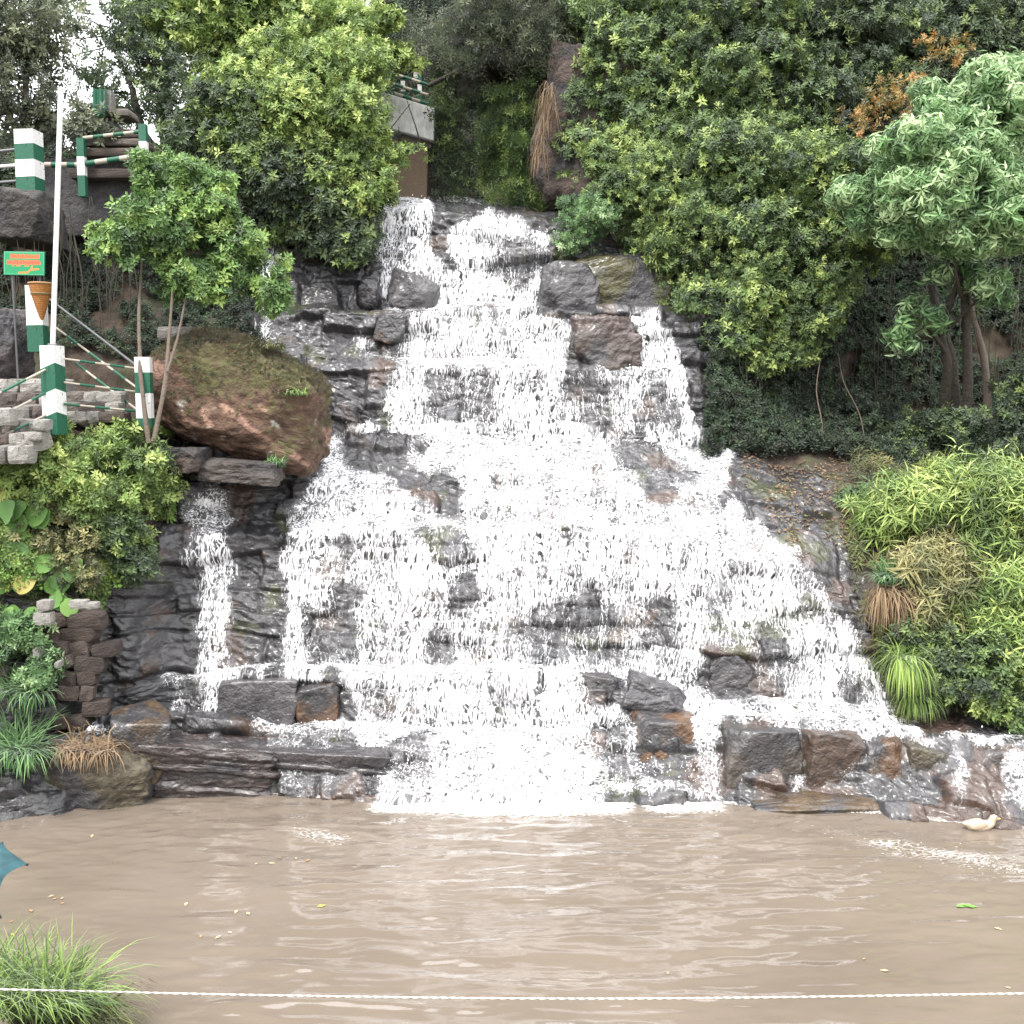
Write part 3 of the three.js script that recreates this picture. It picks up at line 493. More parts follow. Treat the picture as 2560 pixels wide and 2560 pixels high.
rock('bank_rock', 'pale crusted rock under dry tan grass at the pool edge', [120, 1856, 385, 2020], 0.45, 0.45, { dry: 1, power: 3, rough: 0.16, tint: [0.22, 0.18, 0.12] });
rock('bank_rock', 'dark wet stone at the water below the bright grass tuft', [-60, 1990, 100, 2080], 0.9, 0.35, { power: 4, rough: 0.15 });
rock('wayside_boulder', 'grey split boulder standing behind the path at the frame edge', [-70, 776, 66, 950], -2.3, 0.5, { dry: 1, power: 3.5, rough: 0.14, tint: [0.22, 0.19, 0.19] });
rock('cliff_outcrop', 'dark grey outcrop beside the top fall under the hanging bush', [1350, 660, 1500, 790], -7.1, 0.5, { power: 5, rough: 0.12, tint: GREY });
rock('cliff_outcrop', 'mossy ochre ledge rock under the round bush', [1440, 640, 1680, 790], -7.2, 0.5, { power: 6, rough: 0.12, tint: [0.17, 0.15, 0.06] });
rock('cliff_outcrop', 'tall reddish cliff block with tan grass hanging off its edge', [1372, 170, 1640, 530], -9.3, 1.2, { dry: 1, power: 8, rough: 0.13, tint: [0.2, 0.14, 0.12], detail: 50, rz: -0.1, ry: -0.3 });
rock('cliff_outcrop', 'dark overhanging rock at the top of the gorge', [1180, -160, 1620, 190], -10.6, 1.6, { dry: 1, power: 8, rough: 0.2, tint: [0.07, 0.06, 0.055], detail: 50, rz: -0.12 });
// the big mossy boulder
{
  const c = W(596, 996, -2.7), s = perPx(-2.6) / 2;
  const g = rockGeometry(4, 232 * s * 2 * 0.9, 172 * s * 2 * 0.84, 0.95, { power: 2.6, rough: 0.13, detail: 60, cap: (col, X, Y, Z, x, y, z, gr, pa) => {
    let k = mixc([0.085, 0.047, 0.03], [0.2, 0.115, 0.075], clamp(0.5 + gr * 1.5, 0, 1));
    k = mixc(k, [0.45, 0.27, 0.2], smoothstep(n3(X * 2.2 + 3, Y * 5 + X * 2, Z) + gr * 0.3, 0.32, 0.5));
    k = mixc(k, [0.6, 0.55, 0.5], smoothstep(n3(X * 4, Y * 7 + X * 3, Z * 4 + 5) + gr * 0.4, 0.5, 0.6));
    const moss = smoothstep(y * 0.9 + x * 0.25 + 0.9 * n3(X * 1.3, Y * 1.3, Z * 1.3 + 9) + gr * 0.6, 0.12, 0.4);
    return mixc(k, mixc([0.1, 0.07, 0.035], [0.13, 0.12, 0.045], clamp(0.5 + gr * 2 + pa, 0, 1)), moss);
  } });
  const m = shadow(new THREE.Mesh(g, dryRock)); m.position.copy(c); m.rotation.z = -0.33;
  thing('boulder', 'huge brown boulder with a mossy crown overhanging the leftmost fall', 'boulder', null, m);
  globalThis.BOULDER = m;
}
rock('ledge_stone', 'flat brown ledge stone tucked under the near end of the mossy boulder', [420, 1118, 512, 1180], -1.75, 0.5, { dry: 1, power: 8, rough: 0.1, tint: [0.2, 0.15, 0.12] });
rock('ledge_stone', 'long flat ledge stone under the overhanging end of the mossy boulder', [506, 1150, 700, 1204], -1.95, 0.5, { dry: 1, power: 8, rough: 0.1, tint: [0.17, 0.14, 0.125], rz: -0.05 });
rock('cliff_outcrop', 'pale grey rock face lit inside the gorge behind the crooked log', [1150, 150, 1262, 262], -10.9, 0.5, { dry: 1, power: 8, rough: 0.14, tint: [0.3, 0.28, 0.27] });

// ---------------------------------------------------------------- vegetation
function leafInto(list, at, dir, up, len, wid, fold = 0.25, droop = 0.25) { // one leaf: a folded blade of four faces that bends towards its tip
  const side = new THREE.Vector3().crossVectors(dir, up).normalize(), nrm = new THREE.Vector3().crossVectors(side, dir).normalize();
  const q = (a, s, h) => at.clone().addScaledVector(dir, a * len).addScaledVector(side, s * wid).addScaledVector(nrm, h * wid - a * a * droop * len);
  const b = q(0, 0, 0), m = q(0.48, 0, -fold), l = q(0.42, 0.5, 0), r = q(0.42, -0.5, 0), t = q(1, 0, 0);
  for (const tri of [[b, m, l], [b, r, m], [m, t, l], [m, r, t]]) for (const v of tri) list.push(v.x, v.y, v.z);
}
function fromTriangles(list) { const g = new THREE.BufferGeometry(); g.setAttribute('position', new THREE.Float32BufferAttribute(list, 3)); g.computeVertexNormals(); return g; }
function sprig(seed, { leaves, len, wid, twig, open = 1.1, droop = 0.3, hang = 0 }) { // a twig end with its leaves, growing along +y
  const r = rng(seed), list = [];
  for (let k = 0; k < leaves; k++) {
    const a = k * 2.4 + r() * 0.6, h = twig * (0.15 + 0.85 * k / leaves), tilt = open * (1.15 - 0.55 * k / leaves) + (r() - 0.5) * 0.5;
    const dir = new THREE.Vector3(Math.cos(a) * Math.sin(tilt), Math.cos(tilt) - hang, Math.sin(a) * Math.sin(tilt)).normalize(), s = 0.75 + 0.5 * r();
    leafInto(list, new THREE.Vector3(0.01 * Math.cos(a), h, 0.01 * Math.sin(a)), dir, new THREE.Vector3(0.2 * (r() - 0.5), 1, 0.2 * (r() - 0.5)).addScaledVector(dir, -0.2), len * s, wid * s, 0.22, droop * (0.6 + 0.8 * r()));
  }
  return fromTriangles(list);
}
const SPRIGS = {
  broad: sprig(3, { leaves: 10, len: 0.105, wid: 0.05, twig: 0.13 }),
  small: sprig(4, { leaves: 13, len: 0.066, wid: 0.034, twig: 0.12 }),
  tiny: sprig(9, { leaves: 14, len: 0.045, wid: 0.024, twig: 0.1 }),
  lance: sprig(5, { leaves: 10, len: 0.2, wid: 0.05, twig: 0.14, open: 1.5, droop: 0.5, hang: 0.5 }),
  bamboo: sprig(6, { leaves: 8, len: 0.21, wid: 0.026, twig: 0.16, open: 1.25, droop: 0.45 }),
  hanging: sprig(7, { leaves: 16, len: 0.07, wid: 0.022, twig: 0.3, open: 1.2, droop: 0.5 }),
};
const leafMaterial = new THREE.MeshPhysicalMaterial({ color: 0xffffff, roughness: 1, transmission: 0.32, thickness: 0, clearcoat: 0.4, clearcoatRoughness: 0.35, side: THREE.DoubleSide });
const dullLeaf = new THREE.MeshPhysicalMaterial({ color: 0xffffff, roughness: 1, transmission: 0.3, thickness: 0, side: THREE.DoubleSide });
const bark = standard(rgb(0.042, 0.035, 0.026), 0.9, { bumpMap: GRAIN, bumpScale: 0.05 });
const paleBark = standard(rgb(0.115, 0.09, 0.07), 0.9, { bumpMap: GRAIN, bumpScale: 0.03 });
// leaf colours: old leaf, full leaf, fresh leaf, yellow tip
const GREENS = {
  dark: [[0.02, 0.04, 0.018], [0.042, 0.075, 0.03], [0.085, 0.14, 0.045], [0.25, 0.34, 0.085]],
  mid: [[0.026, 0.05, 0.02], [0.07, 0.125, 0.038], [0.16, 0.26, 0.06], [0.42, 0.52, 0.14]],
  bright: [[0.045, 0.085, 0.022], [0.12, 0.2, 0.042], [0.27, 0.4, 0.08], [0.56, 0.66, 0.2]],
  fresh: [[0.025, 0.065, 0.022], [0.075, 0.17, 0.05], [0.2, 0.37, 0.125], [0.5, 0.66, 0.34]],
  lime: [[0.03, 0.07, 0.018], [0.09, 0.19, 0.04], [0.2, 0.36, 0.07], [0.42, 0.56, 0.14]],
  olive: [[0.045, 0.055, 0.022], [0.1, 0.115, 0.04], [0.2, 0.21, 0.07], [0.42, 0.38, 0.15]],
  deep: [[0.013, 0.025, 0.012], [0.025, 0.048, 0.02], [0.048, 0.085, 0.031], [0.12, 0.18, 0.055]],  // darkened leaf set: shade under and behind the trees painted into the tones
  gold: [[0.12, 0.1, 0.03], [0.26, 0.2, 0.045], [0.44, 0.27, 0.06], [0.55, 0.27, 0.07]],
  grey: [[0.045, 0.06, 0.04], [0.09, 0.115, 0.065], [0.17, 0.2, 0.115], [0.32, 0.34, 0.19]],
  tan: [[0.16, 0.1, 0.055], [0.26, 0.17, 0.09], [0.36, 0.25, 0.14], [0.46, 0.34, 0.2]],
};
for (const k in GREENS) GREENS[k] = GREENS[k].map((c) => c.map((v) => v * 0.78));
function pick(pal, t) { t = clamp(t, 0, 0.9999) * 3; const k = Math.floor(t); return mixc(pal[k], pal[k + 1], t - k); }
const UP = new THREE.Vector3(0, 1, 0);
function instances(name, geometry, material, list, parent) { // list of [position, axis, scale, colour, spin]
  const m = shadow(new THREE.InstancedMesh(geometry, material, list.length)), q = new THREE.Quaternion(), s = new THREE.Vector3(), M = new THREE.Matrix4(), c = new THREE.Color(), sp = new THREE.Quaternion();
  list.forEach(([p, axis, size, col, spin], k) => {
    q.setFromUnitVectors(UP, axis); sp.setFromAxisAngle(UP, spin); q.multiply(sp);
    m.setMatrixAt(k, M.compose(p, q, s.setScalar(size))); m.setColorAt(k, c.setRGB(...col));
  });
  m.name = name; parent?.add(m);
  return m;
}
// clumps: [px, py, z, rx in px, ry in px, rz in m]; leaf sprigs fill the outer part of uneven lobes
function foliage(parent, clumps, { seed, n, sprigs = 'small', pal = 'mid', size = 1, fresh = 0, lobes = 24, name = 'crown', material = leafMaterial, droop = 0, gap = 0.1, core = 0.45 }) {
  const r = rng(seed), list = [], pallet = GREENS[pal], all = [];
  for (const [px, py, z, rx, ry, rz] of clumps) {
    const c = W(px, py, z), k = perPx(z), R = new THREE.Vector3(rx * k, ry * k, rz);
    for (let i = 0; i < lobes; i++) {
      const d = new THREE.Vector3(r() * 2 - 1, r() * 2 - 1, r() * 2 - 1); if (d.length() > 1) d.normalize();
      const s = 0.13 + 0.33 * r();
      all.push([c.clone().add(d.multiplyScalar(1.02).multiply(R)), R.clone().multiplyScalar(s), R.x * R.y]);
    }
    all.push([c, R.clone().multiplyScalar(0.72), R.x * R.y * 3]);
  }
  const area = all.map(([, R, w]) => R.x * R.y), total = area.reduce((a, b) => a + b, 0);
  all.forEach(([c, R], li) => {
    const count = Math.round(n * area[li] / total), lobeTone = (hash(li, seed, 3) - 0.5) * 0.34;
    for (let i = 0; i < count; i++) {
      const d = new THREE.Vector3(r() * 2 - 1, r() * 2 - 1, r() * 2 - 1), l = d.length(); if (l > 1 || l < 0.05) { i--; continue; }
      d.divideScalar(l);
      const rad = core + (1.06 - core) * r() ** 0.6, p = c.clone().add(d.clone().multiplyScalar(rad).multiply(R));
      const clump = n3(p.x * 1.7 + seed, p.y * 1.7, p.z * 1.7);
      if (clump < -0.35 + gap || n3(p.x * 5, p.y * 5 + seed, p.z * 5) < -0.42 + gap) continue;
      const axis = d.clone().multiplyScalar(0.75).add(new THREE.Vector3(r() - 0.5, 0.45 - droop + (r() - 0.5) * 0.7, r() - 0.5 + 0.15)).normalize();
      const t = 0.34 + lobeTone + fresh + 0.55 * n3(p.x * 3.1, p.y * 3.1, p.z * 3.1 + seed) + (r() - 0.5) * 0.3 + (r() < 0.06 ? 0.3 : 0) + (rad > 0.88 ? 0.42 * smoothstep(n3(p.x * 2.3 + 17, p.y * 2.3, p.z * 2.3 + seed), 0.02, 0.3) : 0); // young shoots at the branch ends, in patches
      const col = pick(pallet, t), j = 0.85 + 0.3 * r();
      list.push([p, axis, size * (0.6 + 0.85 * r()), col.map((v) => v * j), r() * 6.28]);
    }
  });
  const m = instances(name, SPRIGS[sprigs], material, list, parent); m.userData.kind = 'stuff';
  return m;
}
function branching(parent, base, tops, r0, mat = bark, seed = 1) { // trunk and limbs that reach into the crown
  const r = rng(seed), limbs = [];
  const main = tops[0], j = (s) => new THREE.Vector3((r() - 0.5) * s, (r() - 0.5) * s, (r() - 0.5) * s);
  const pts = [0, 0.3, 0.6, 1].map((t) => base.clone().lerp(main, t).add(t && t < 1 ? j(0.35) : new THREE.Vector3()));
  mesh('trunk', tube(pts, r0, r0 * 0.4, 9, 0.2, seed), mat, parent);
  tops.slice(1).forEach((t, k) => {
    const from = pts[1 + k % 2].clone().lerp(pts[2], r());
    limbs.push(tube([from, from.clone().lerp(t, 0.45).add(j(0.4)), t], r0 * 0.45, r0 * 0.12, 6, 0.2, k));
    for (let s = 0; s < 4; s++) { const f = from.clone().lerp(t, 0.5 + 0.5 * r()); limbs.push(tube([f, f.clone().add(j(0.6)), f.clone().add(j(1.5)).add(new THREE.Vector3(0, 0.15, 0.2))], r0 * 0.13, r0 * 0.05, 5, 0.1, s)); }
  });
  for (const g of limbs) mesh('limb', g, mat, parent);
}
function tree(label, root, clumps, options, { r0 = 0.12, mat = bark, name = 'tree', category = 'tree', group } = {}) {
  const t = thing(name, label, category, group);
  const b = root.isVector3 ? root : W(...root);
  branching(t, b, clumps.map(([px, py, z]) => W(px, py, z)), r0, mat, options.seed);
  foliage(t, clumps, options);
  if (options.sprigs !== 'lance') foliage(t, clumps, { ...options, seed: options.seed + 1000, n: Math.round(options.n * 0.4), sprigs: options.sprigs === 'small' ? 'broad' : 'small', size: options.size * 0.95, fresh: (options.fresh ?? 0) + 0.05 });
  return t;
}
// trees over the falls, on the side with the steps
tree('tall tree with sunlit yellow green crown behind the bridge rail', [700, 470, -9.2], [[560, 60, -9.4, 170, 100, 1.2], [740, 60, -9.2, 180, 110, 1.2], [850, 90, -9, 90, 80, 1], [440, 20, -9.6, 130, 50, 0.8], [660, 150, -9.3, 150, 90, 1], [985, 130, -9, 44, 16, 0.2], [960, 60, -9, 40, 24, 0.3], [930, 190, -8.9, 46, 26, 0.3], [1010, 165, -9, 36, 10, 0.2]], { seed: 21, n: 13000, sprigs: 'broad', pal: 'bright', fresh: 0.26, size: 0.95 }, { r0: 0.2 });
tree('yellow green tree leaning over the top of the falls', [620, 640, -7.6], [[770, 240, -7.2, 170, 130, 1.1], [680, 330, -7, 160, 130, 1], [850, 320, -7.2, 85, 100, 0.8], [940, 392, -7.4, 70, 26, 0.4], [640, 200, -7.4, 130, 90, 0.9], [860, 430, -7.1, 110, 110, 0.8], [1030, 376, -7.5, 34, 12, 0.2], [960, 300, -7.3, 40, 22, 0.25], [930, 480, -7.1, 50, 30, 0.3], [700, 560, -6.9, 60, 40, 0.3]], { seed: 22, n: 19000, sprigs: 'broad', pal: 'bright', fresh: 0.15, size: 0.82 }, { r0: 0.16 });
tree('dense dark green tree hanging down beside the top fall', [640, 640, -7.2], [[560, 420, -6.9, 150, 110, 0.9], [690, 490, -6.8, 140, 110, 0.8], [830, 520, -6.9, 100, 100, 0.7], [860, 600, -6.9, 70, 55, 0.5], [600, 310, -7, 120, 80, 0.8]], { seed: 23, n: 11000, sprigs: 'small', pal: 'dark', size: 1.1, fresh: 0.05 }, { r0: 0.14 });
tree('dark twiggy tree with sky showing through behind the upper walkway', [430, 520, -8.2], [[330, 220, -8, 140, 90, 0.9], [470, 300, -7.8, 130, 110, 0.9], [250, 60, -8.4, 170, 70, 0.9], [420, 160, -8.2, 90, 50, 0.7]], { seed: 24, n: 3000, sprigs: 'small', pal: 'dark', size: 1.1, gap: 0.3, fresh: 0.03 }, { r0: 0.16 });
tree('pale twiggy tree at the top corner above the sign', [60, 560, -5.6], [[60, 60, -5.6, 130, 80, 0.8], [40, 210, -5.5, 100, 120, 0.7], [150, 300, -5.5, 80, 60, 0.5], [230, 330, -5.3, 60, 35, 0.4]], { seed: 25, n: 2900, sprigs: 'small', pal: 'grey', size: 1.05, gap: 0.22, fresh: 0.1 }, { r0: 0.1, mat: paleBark });
{ // the slender tree in front of the boulder: three bare stems and one leafy crown
  const t = thing('slender_tree', 'slender tree with bare thin stems and bright green crown in front of the mossy boulder', 'tree');
  const roots = [W(372, 1108, -1.05), W(384, 1104, -1.0)];
  const stems = [[roots[0], W(352, 940, -1.2), W(348, 780, -1.5), W(356, 640, -1.9)], [roots[1], W(412, 960, -1.2), W(424, 830, -1.5), W(436, 660, -1.9)], [W(418, 930, -1.2), W(440, 860, -1.4), W(462, 760, -1.7), W(478, 680, -2)]];
  stems.forEach((s, k) => mesh('stem', tube(s, k < 2 ? 0.042 : 0.022, 0.016, 8, 0.5, k), paleBark, t));
  foliage(t, [[410, 450, -2.2, 80, 70, 0.5], [450, 540, -2, 110, 70, 0.6], [350, 570, -1.8, 80, 60, 0.5], [560, 620, -1.9, 100, 60, 0.5], [640, 680, -1.9, 70, 50, 0.4], [540, 710, -1.8, 60, 40, 0.3], [500, 480, -2.2, 70, 50, 0.4], [470, 690, -1.8, 90, 50, 0.4], [300, 620, -1.7, 60, 60, 0.4], [690, 740, -1.9, 30, 40, 0.3]], { seed: 26, n: 12500, sprigs: 'broad', pal: 'lime', fresh: 0.08, size: 0.72, gap: 0.17 });
}
// trees on the other side
tree('broad dark evergreen tree above the reddish cliff block', [1600, 560, -9], [[1540, 90, -8.8, 120, 110, 1], [1640, 250, -8.6, 200, 140, 1.2], [1780, 110, -9, 200, 130, 1.3], [1560, 340, -8.3, 140, 120, 0.9], [1850, 260, -8.6, 180, 120, 1.2], [1700, 20, -9.2, 220, 90, 1.2], [1480, 20, -8.9, 90, 80, 0.8], [1560, 200, -8.4, 110, 90, 0.8]], { seed: 31, n: 30000, sprigs: 'small', pal: 'mid', size: 0.92, fresh: 0.06 }, { r0: 0.22 });
tree('spreading tree with yellow tipped leaves reaching over the middle fall', [1960, 900, -7], [[1720, 470, -7.3, 180, 120, 1.1], [1900, 450, -7.2, 190, 120, 1.1], [1800, 620, -6.7, 170, 120, 1], [1840, 790, -6.3, 130, 110, 0.9], [1960, 640, -6.5, 150, 110, 1], [2060, 480, -6.6, 130, 100, 0.9], [1580, 440, -7.6, 110, 110, 0.8], [1900, 870, -6.2, 90, 60, 0.6], [2000, 760, -6.4, 90, 90, 0.7], [2120, 620, -6.4, 110, 70, 0.7], [1700, 560, -6.9, 120, 90, 0.8], [1790, 900, -6.2, 50, 24, 0.3], [1700, 640, -6.6, 60, 40, 0.3], [1730, 760, -6.4, 44, 40, 0.3], [2010, 880, -6.3, 40, 30, 0.3], [2090, 720, -6.3, 50, 26, 0.3]], { seed: 32, n: 29000, sprigs: 'broad', pal: 'mid', size: 0.78, fresh: 0.16 }, { r0: 0.2 });
tree('shadowy evergreen tree filling the upper corner', [2300, 500, -10], [[2050, 110, -9.5, 190, 130, 1.2], [2280, 80, -9.8, 210, 130, 1.2], [2480, 120, -9.8, 180, 150, 1.2], [2150, 250, -9.3, 150, 90, 1], [2020, 300, -9, 120, 90, 1]], { seed: 33, n: 18000, sprigs: 'small', pal: 'dark', size: 0.95, fresh: 0.06 }, { r0: 0.22 });
tree('autumn tinted golden shrub tree between the evergreen and the drooping tree', [2250, 520, -7.4], [[2260, 215, -7.2, 75, 40, 0.4], [2200, 300, -7, 90, 55, 0.5], [2350, 130, -7.6, 60, 30, 0.35], [2540, 160, -6.6, 30, 25, 0.3]], { seed: 34, n: 420, sprigs: 'small', pal: 'gold', size: 0.85, gap: 0.25 }, { r0: 0.08 });
tree('light green tree with long drooping leaves', [2420, 1010, -5.2], [[2420, 330, -4.2, 170, 110, 1], [2290, 440, -4.1, 150, 100, 0.9], [2480, 500, -3.9, 160, 110, 0.9], [2200, 520, -4.3, 110, 70, 0.7], [2530, 230, -4.4, 110, 70, 0.8], [2380, 560, -3.9, 150, 60, 0.7]], { seed: 35, n: 13000, sprigs: 'lance', pal: 'fresh', size: 0.72, droop: 0.35, fresh: 0.26, gap: 0.05 }, { r0: 0.1, mat: bark });
tree('low drooping branch tree lit against the dark hollow', [2360, 1010, -5.4], [[2400, 690, -4.6, 90, 50, 0.4], [2290, 790, -4.7, 55, 50, 0.35], [2480, 720, -4.6, 60, 50, 0.35], [2250, 850, -4.7, 28, 40, 0.25]], { seed: 36, n: 420, sprigs: 'lance', pal: 'fresh', size: 0.85, droop: 0.35, fresh: 0.15, lobes: 6 }, { r0: 0.11 });
for (const [label, x0, y0, x1, y1, z, r0] of [['mossy leaning trunk under the light green drooping tree', 2390, 1020, 2325, 640, -5.6, 0.11], ['thin spotted trunk beside the mossy leaning trunk', 2470, 1050, 2420, 640, -5.3, 0.08], ['slim pale dead stem slanting in the dark hollow', 2165, 1120, 2095, 880, -5.9, 0.014], ['slim upright dead stem at the back of the dark hollow', 2046, 1160, 2050, 900, -5.6, 0.017]]) {
  const a = W(x0, y0, z), b = W(x1, y1, z - 0.4), m = shadow(new THREE.Mesh(tube([a, a.clone().lerp(b, 0.35).add(new THREE.Vector3(0.05, 0, 0.05)), a.clone().lerp(b, 0.7).add(new THREE.Vector3(-0.06, 0, 0)), b], r0, r0 * 0.55, 9, 0.3, x0), r0 > 0.1 ? bark : paleBark));
  thing('bare_trunk', label, 'tree trunk', null, m);
}
// shrubs
function shrub(label, clumps, options, more = {}) {
  const t = thing(more.name ?? 'shrub', label, more.category ?? 'shrub', more.group), r = rng(options.seed + 500), stems = [];
  for (const [px, py, z, rx, ry] of clumps) for (let k = 0; k < 3; k++) {
    const foot = W(px + (r() - 0.5) * rx, py + ry * 0.8, z - 0.15), top = W(px + (r() - 0.5) * rx * 1.4, py - ry * 0.6, z + (r() - 0.5) * 0.3);
    stems.push(tube([foot, foot.clone().lerp(top, 0.5).add(new THREE.Vector3((r() - 0.5) * 0.15, 0, (r() - 0.5) * 0.15)), top], 0.012, 0.005, 5, 0.1, k));
  }
  for (const g of stems) mesh('stem', g, more.stem ?? bark, t);
  foliage(t, clumps, { name: 'foliage', ...options });
  return t;
}
shrub('round fresh green bush on the mossy ochre ledge beside the top fall', [[1470, 545, -7, 70, 48, 0.5], [1440, 600, -7, 40, 30, 0.3]], { seed: 41, n: 900, sprigs: 'tiny', pal: 'fresh', fresh: 0.1, size: 1.2 });
shrub('olive shrub spilling over the bank below the striped corner post', [[90, 1130, -0.55, 110, 60, 0.4], [60, 1210, -0.3, 90, 60, 0.35], [180, 1160, -0.8, 80, 50, 0.35], [200, 1250, -0.5, 90, 70, 0.3]], { seed: 42, n: 3900, sprigs: 'small', pal: 'bright', fresh: 0.22, size: 0.9 });
shrub('glossy green shrub on the bank under the slender tree', [[330, 1180, -1.1, 90, 60, 0.4], [380, 1210, -1.3, 60, 50, 0.35], [280, 1260, -0.9, 80, 60, 0.35], [260, 1110, -1.1, 70, 40, 0.35]], { seed: 43, n: 2600, sprigs: 'small', pal: 'bright', fresh: 0.06, size: 0.9 });
shrub('leafy shrub hanging down the bank beside the leftmost fall', [[300, 1350, -0.8, 70, 60, 0.3], [330, 1420, -0.8, 50, 40, 0.25], [250, 1330, -0.6, 60, 50, 0.3]], { seed: 44, n: 1500, sprigs: 'small', pal: 'mid', fresh: 0.05, size: 0.85 });
shrub('sparse yellowish creeper on bare earth of the bank', [[140, 1320, -0.25, 110, 70, 0.2], [180, 1420, -0.2, 80, 60, 0.2]], { seed: 45, n: 900, sprigs: 'small', pal: 'olive', fresh: 0.1, size: 0.75, gap: 0.2 });
shrub('low bright green shrub above the grassy tuft at the frame edge', [[40, 1590, 0.25, 80, 50, 0.3], [60, 1680, 0.35, 75, 50, 0.3]], { seed: 46, n: 1300, sprigs: 'small', pal: 'fresh', fresh: 0.15, size: 0.8 });
for (const [label, cl, seed, pal, n] of [
  ['bamboo grass clump with yellow tips at the top of the bank', [[2330, 1270, -2.2, 150, 70, 0.5], [2220, 1300, -2.3, 80, 60, 0.4]], 51, 'bright', 1500],
  ['bamboo grass clump crowding the frame edge', [[2510, 1330, -1.6, 110, 110, 0.5], [2480, 1220, -2, 120, 70, 0.5]], 52, 'bright', 1600],
  ['pale drying bamboo grass clump in the middle of the bank', [[2350, 1430, -1.5, 120, 90, 0.4], [2330, 1520, -1.3, 90, 60, 0.35]], 53, 'olive', 1500],
  ['green bamboo grass clump below the drying one', [[2480, 1520, -1.1, 110, 90, 0.4], [2530, 1620, -0.9, 70, 70, 0.35]], 54, 'bright', 1300],
  ['dark leafy bush overhanging the end of the ledge', [[2400, 1650, -0.9, 110, 70, 0.45], [2490, 1720, -0.7, 90, 70, 0.4], [2530, 1790, -0.6, 60, 40, 0.3]], 55, 'mid', 1600],
  ['dark green bush tucked beside the bright green grass', [[2310, 1620, -0.9, 70, 50, 0.3], [2350, 1690, -0.8, 60, 50, 0.3]], 56, 'dark', 900],
]) shrub(label, cl, { seed, n, sprigs: seed < 55 ? 'bamboo' : 'small', pal, fresh: seed === 53 ? 0.34 : 0.16, size: seed < 55 ? 1.0 : 0.95, gap: 0.08 }, { name: seed < 55 ? 'bamboo_clump' : 'shrub', category: seed < 55 ? 'bamboo' : 'shrub', stem: seed < 55 ? paleBark : bark });
for (const [label, cl, seed, pal] of [
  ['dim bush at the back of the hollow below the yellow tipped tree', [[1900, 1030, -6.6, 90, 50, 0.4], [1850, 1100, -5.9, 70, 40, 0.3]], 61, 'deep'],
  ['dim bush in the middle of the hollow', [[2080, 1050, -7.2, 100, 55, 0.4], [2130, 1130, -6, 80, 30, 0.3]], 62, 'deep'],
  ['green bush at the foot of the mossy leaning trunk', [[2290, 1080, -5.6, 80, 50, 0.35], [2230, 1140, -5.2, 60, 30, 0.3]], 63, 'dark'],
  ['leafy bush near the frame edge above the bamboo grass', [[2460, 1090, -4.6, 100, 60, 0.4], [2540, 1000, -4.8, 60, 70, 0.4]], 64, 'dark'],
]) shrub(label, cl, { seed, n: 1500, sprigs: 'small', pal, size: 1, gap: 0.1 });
shrub('small green bush alone on the leaf littered slope', [[2140, 1235, -3.1, 34, 34, 0.2]], { seed: 65, n: 220, sprigs: 'small', pal: 'fresh', size: 0.8 });
shrub('curtain of ferns hanging in the gorge', [[1290, 280, -9.6, 65, 100, 0.4], [1310, 420, -9.4, 70, 90, 0.4], [1245, 340, -9.9, 40, 110, 0.4], [1330, 480, -9.2, 60, 40, 0.3]], { seed: 66, n: 4200, sprigs: 'hanging', pal: 'mid', size: 1, droop: 1.5, fresh: 0.08, gap: 0.05 }, { name: 'hanging_ferns', category: 'ferns' });
shrub('greyish creeper hanging off the dark overhang', [[1200, 70, -8.9, 130, 80, 0.4], [1100, 120, -10.5, 70, 80, 0.5], [1280, 20, -8.8, 130, 60, 0.4], [1370, 100, -8.7, 90, 60, 0.3]], { seed: 67, n: 2800, sprigs: 'hanging', pal: 'grey', size: 1.1, droop: 1.3, gap: 0.12 }, { name: 'hanging_creeper', category: 'creeper' });
{ const t = thing('fallen_log', 'dark crooked log lying across the gorge above the footbridge', 'log'); mesh('log', tube([W(1070, 215, -9.8), W(1140, 180, -9.7), W(1210, 150, -9.6), W(1260, 90, -9.5), W(1330, 40, -9.4)], 0.05, 0.07, 8, 0.4, 5), bark, t); mesh('branch', tube([W(1210, 150, -9.6), W(1235, 170, -9.5), W(1270, 165, -9.4)], 0.03, 0.012, 6, 0.3, 6), bark, t); }
shrub('leafy creeper at the end of the concrete bridge', [[1110, 300, -10.6, 45, 80, 0.35], [1120, 200, -10.8, 60, 60, 0.4], [1150, 410, -10.4, 50, 70, 0.3]], { seed: 68, n: 1500, sprigs: 'hanging', pal: 'dark', size: 1, droop: 1, fresh: 0.1 }, { name: 'hanging_creeper', category: 'creeper' });

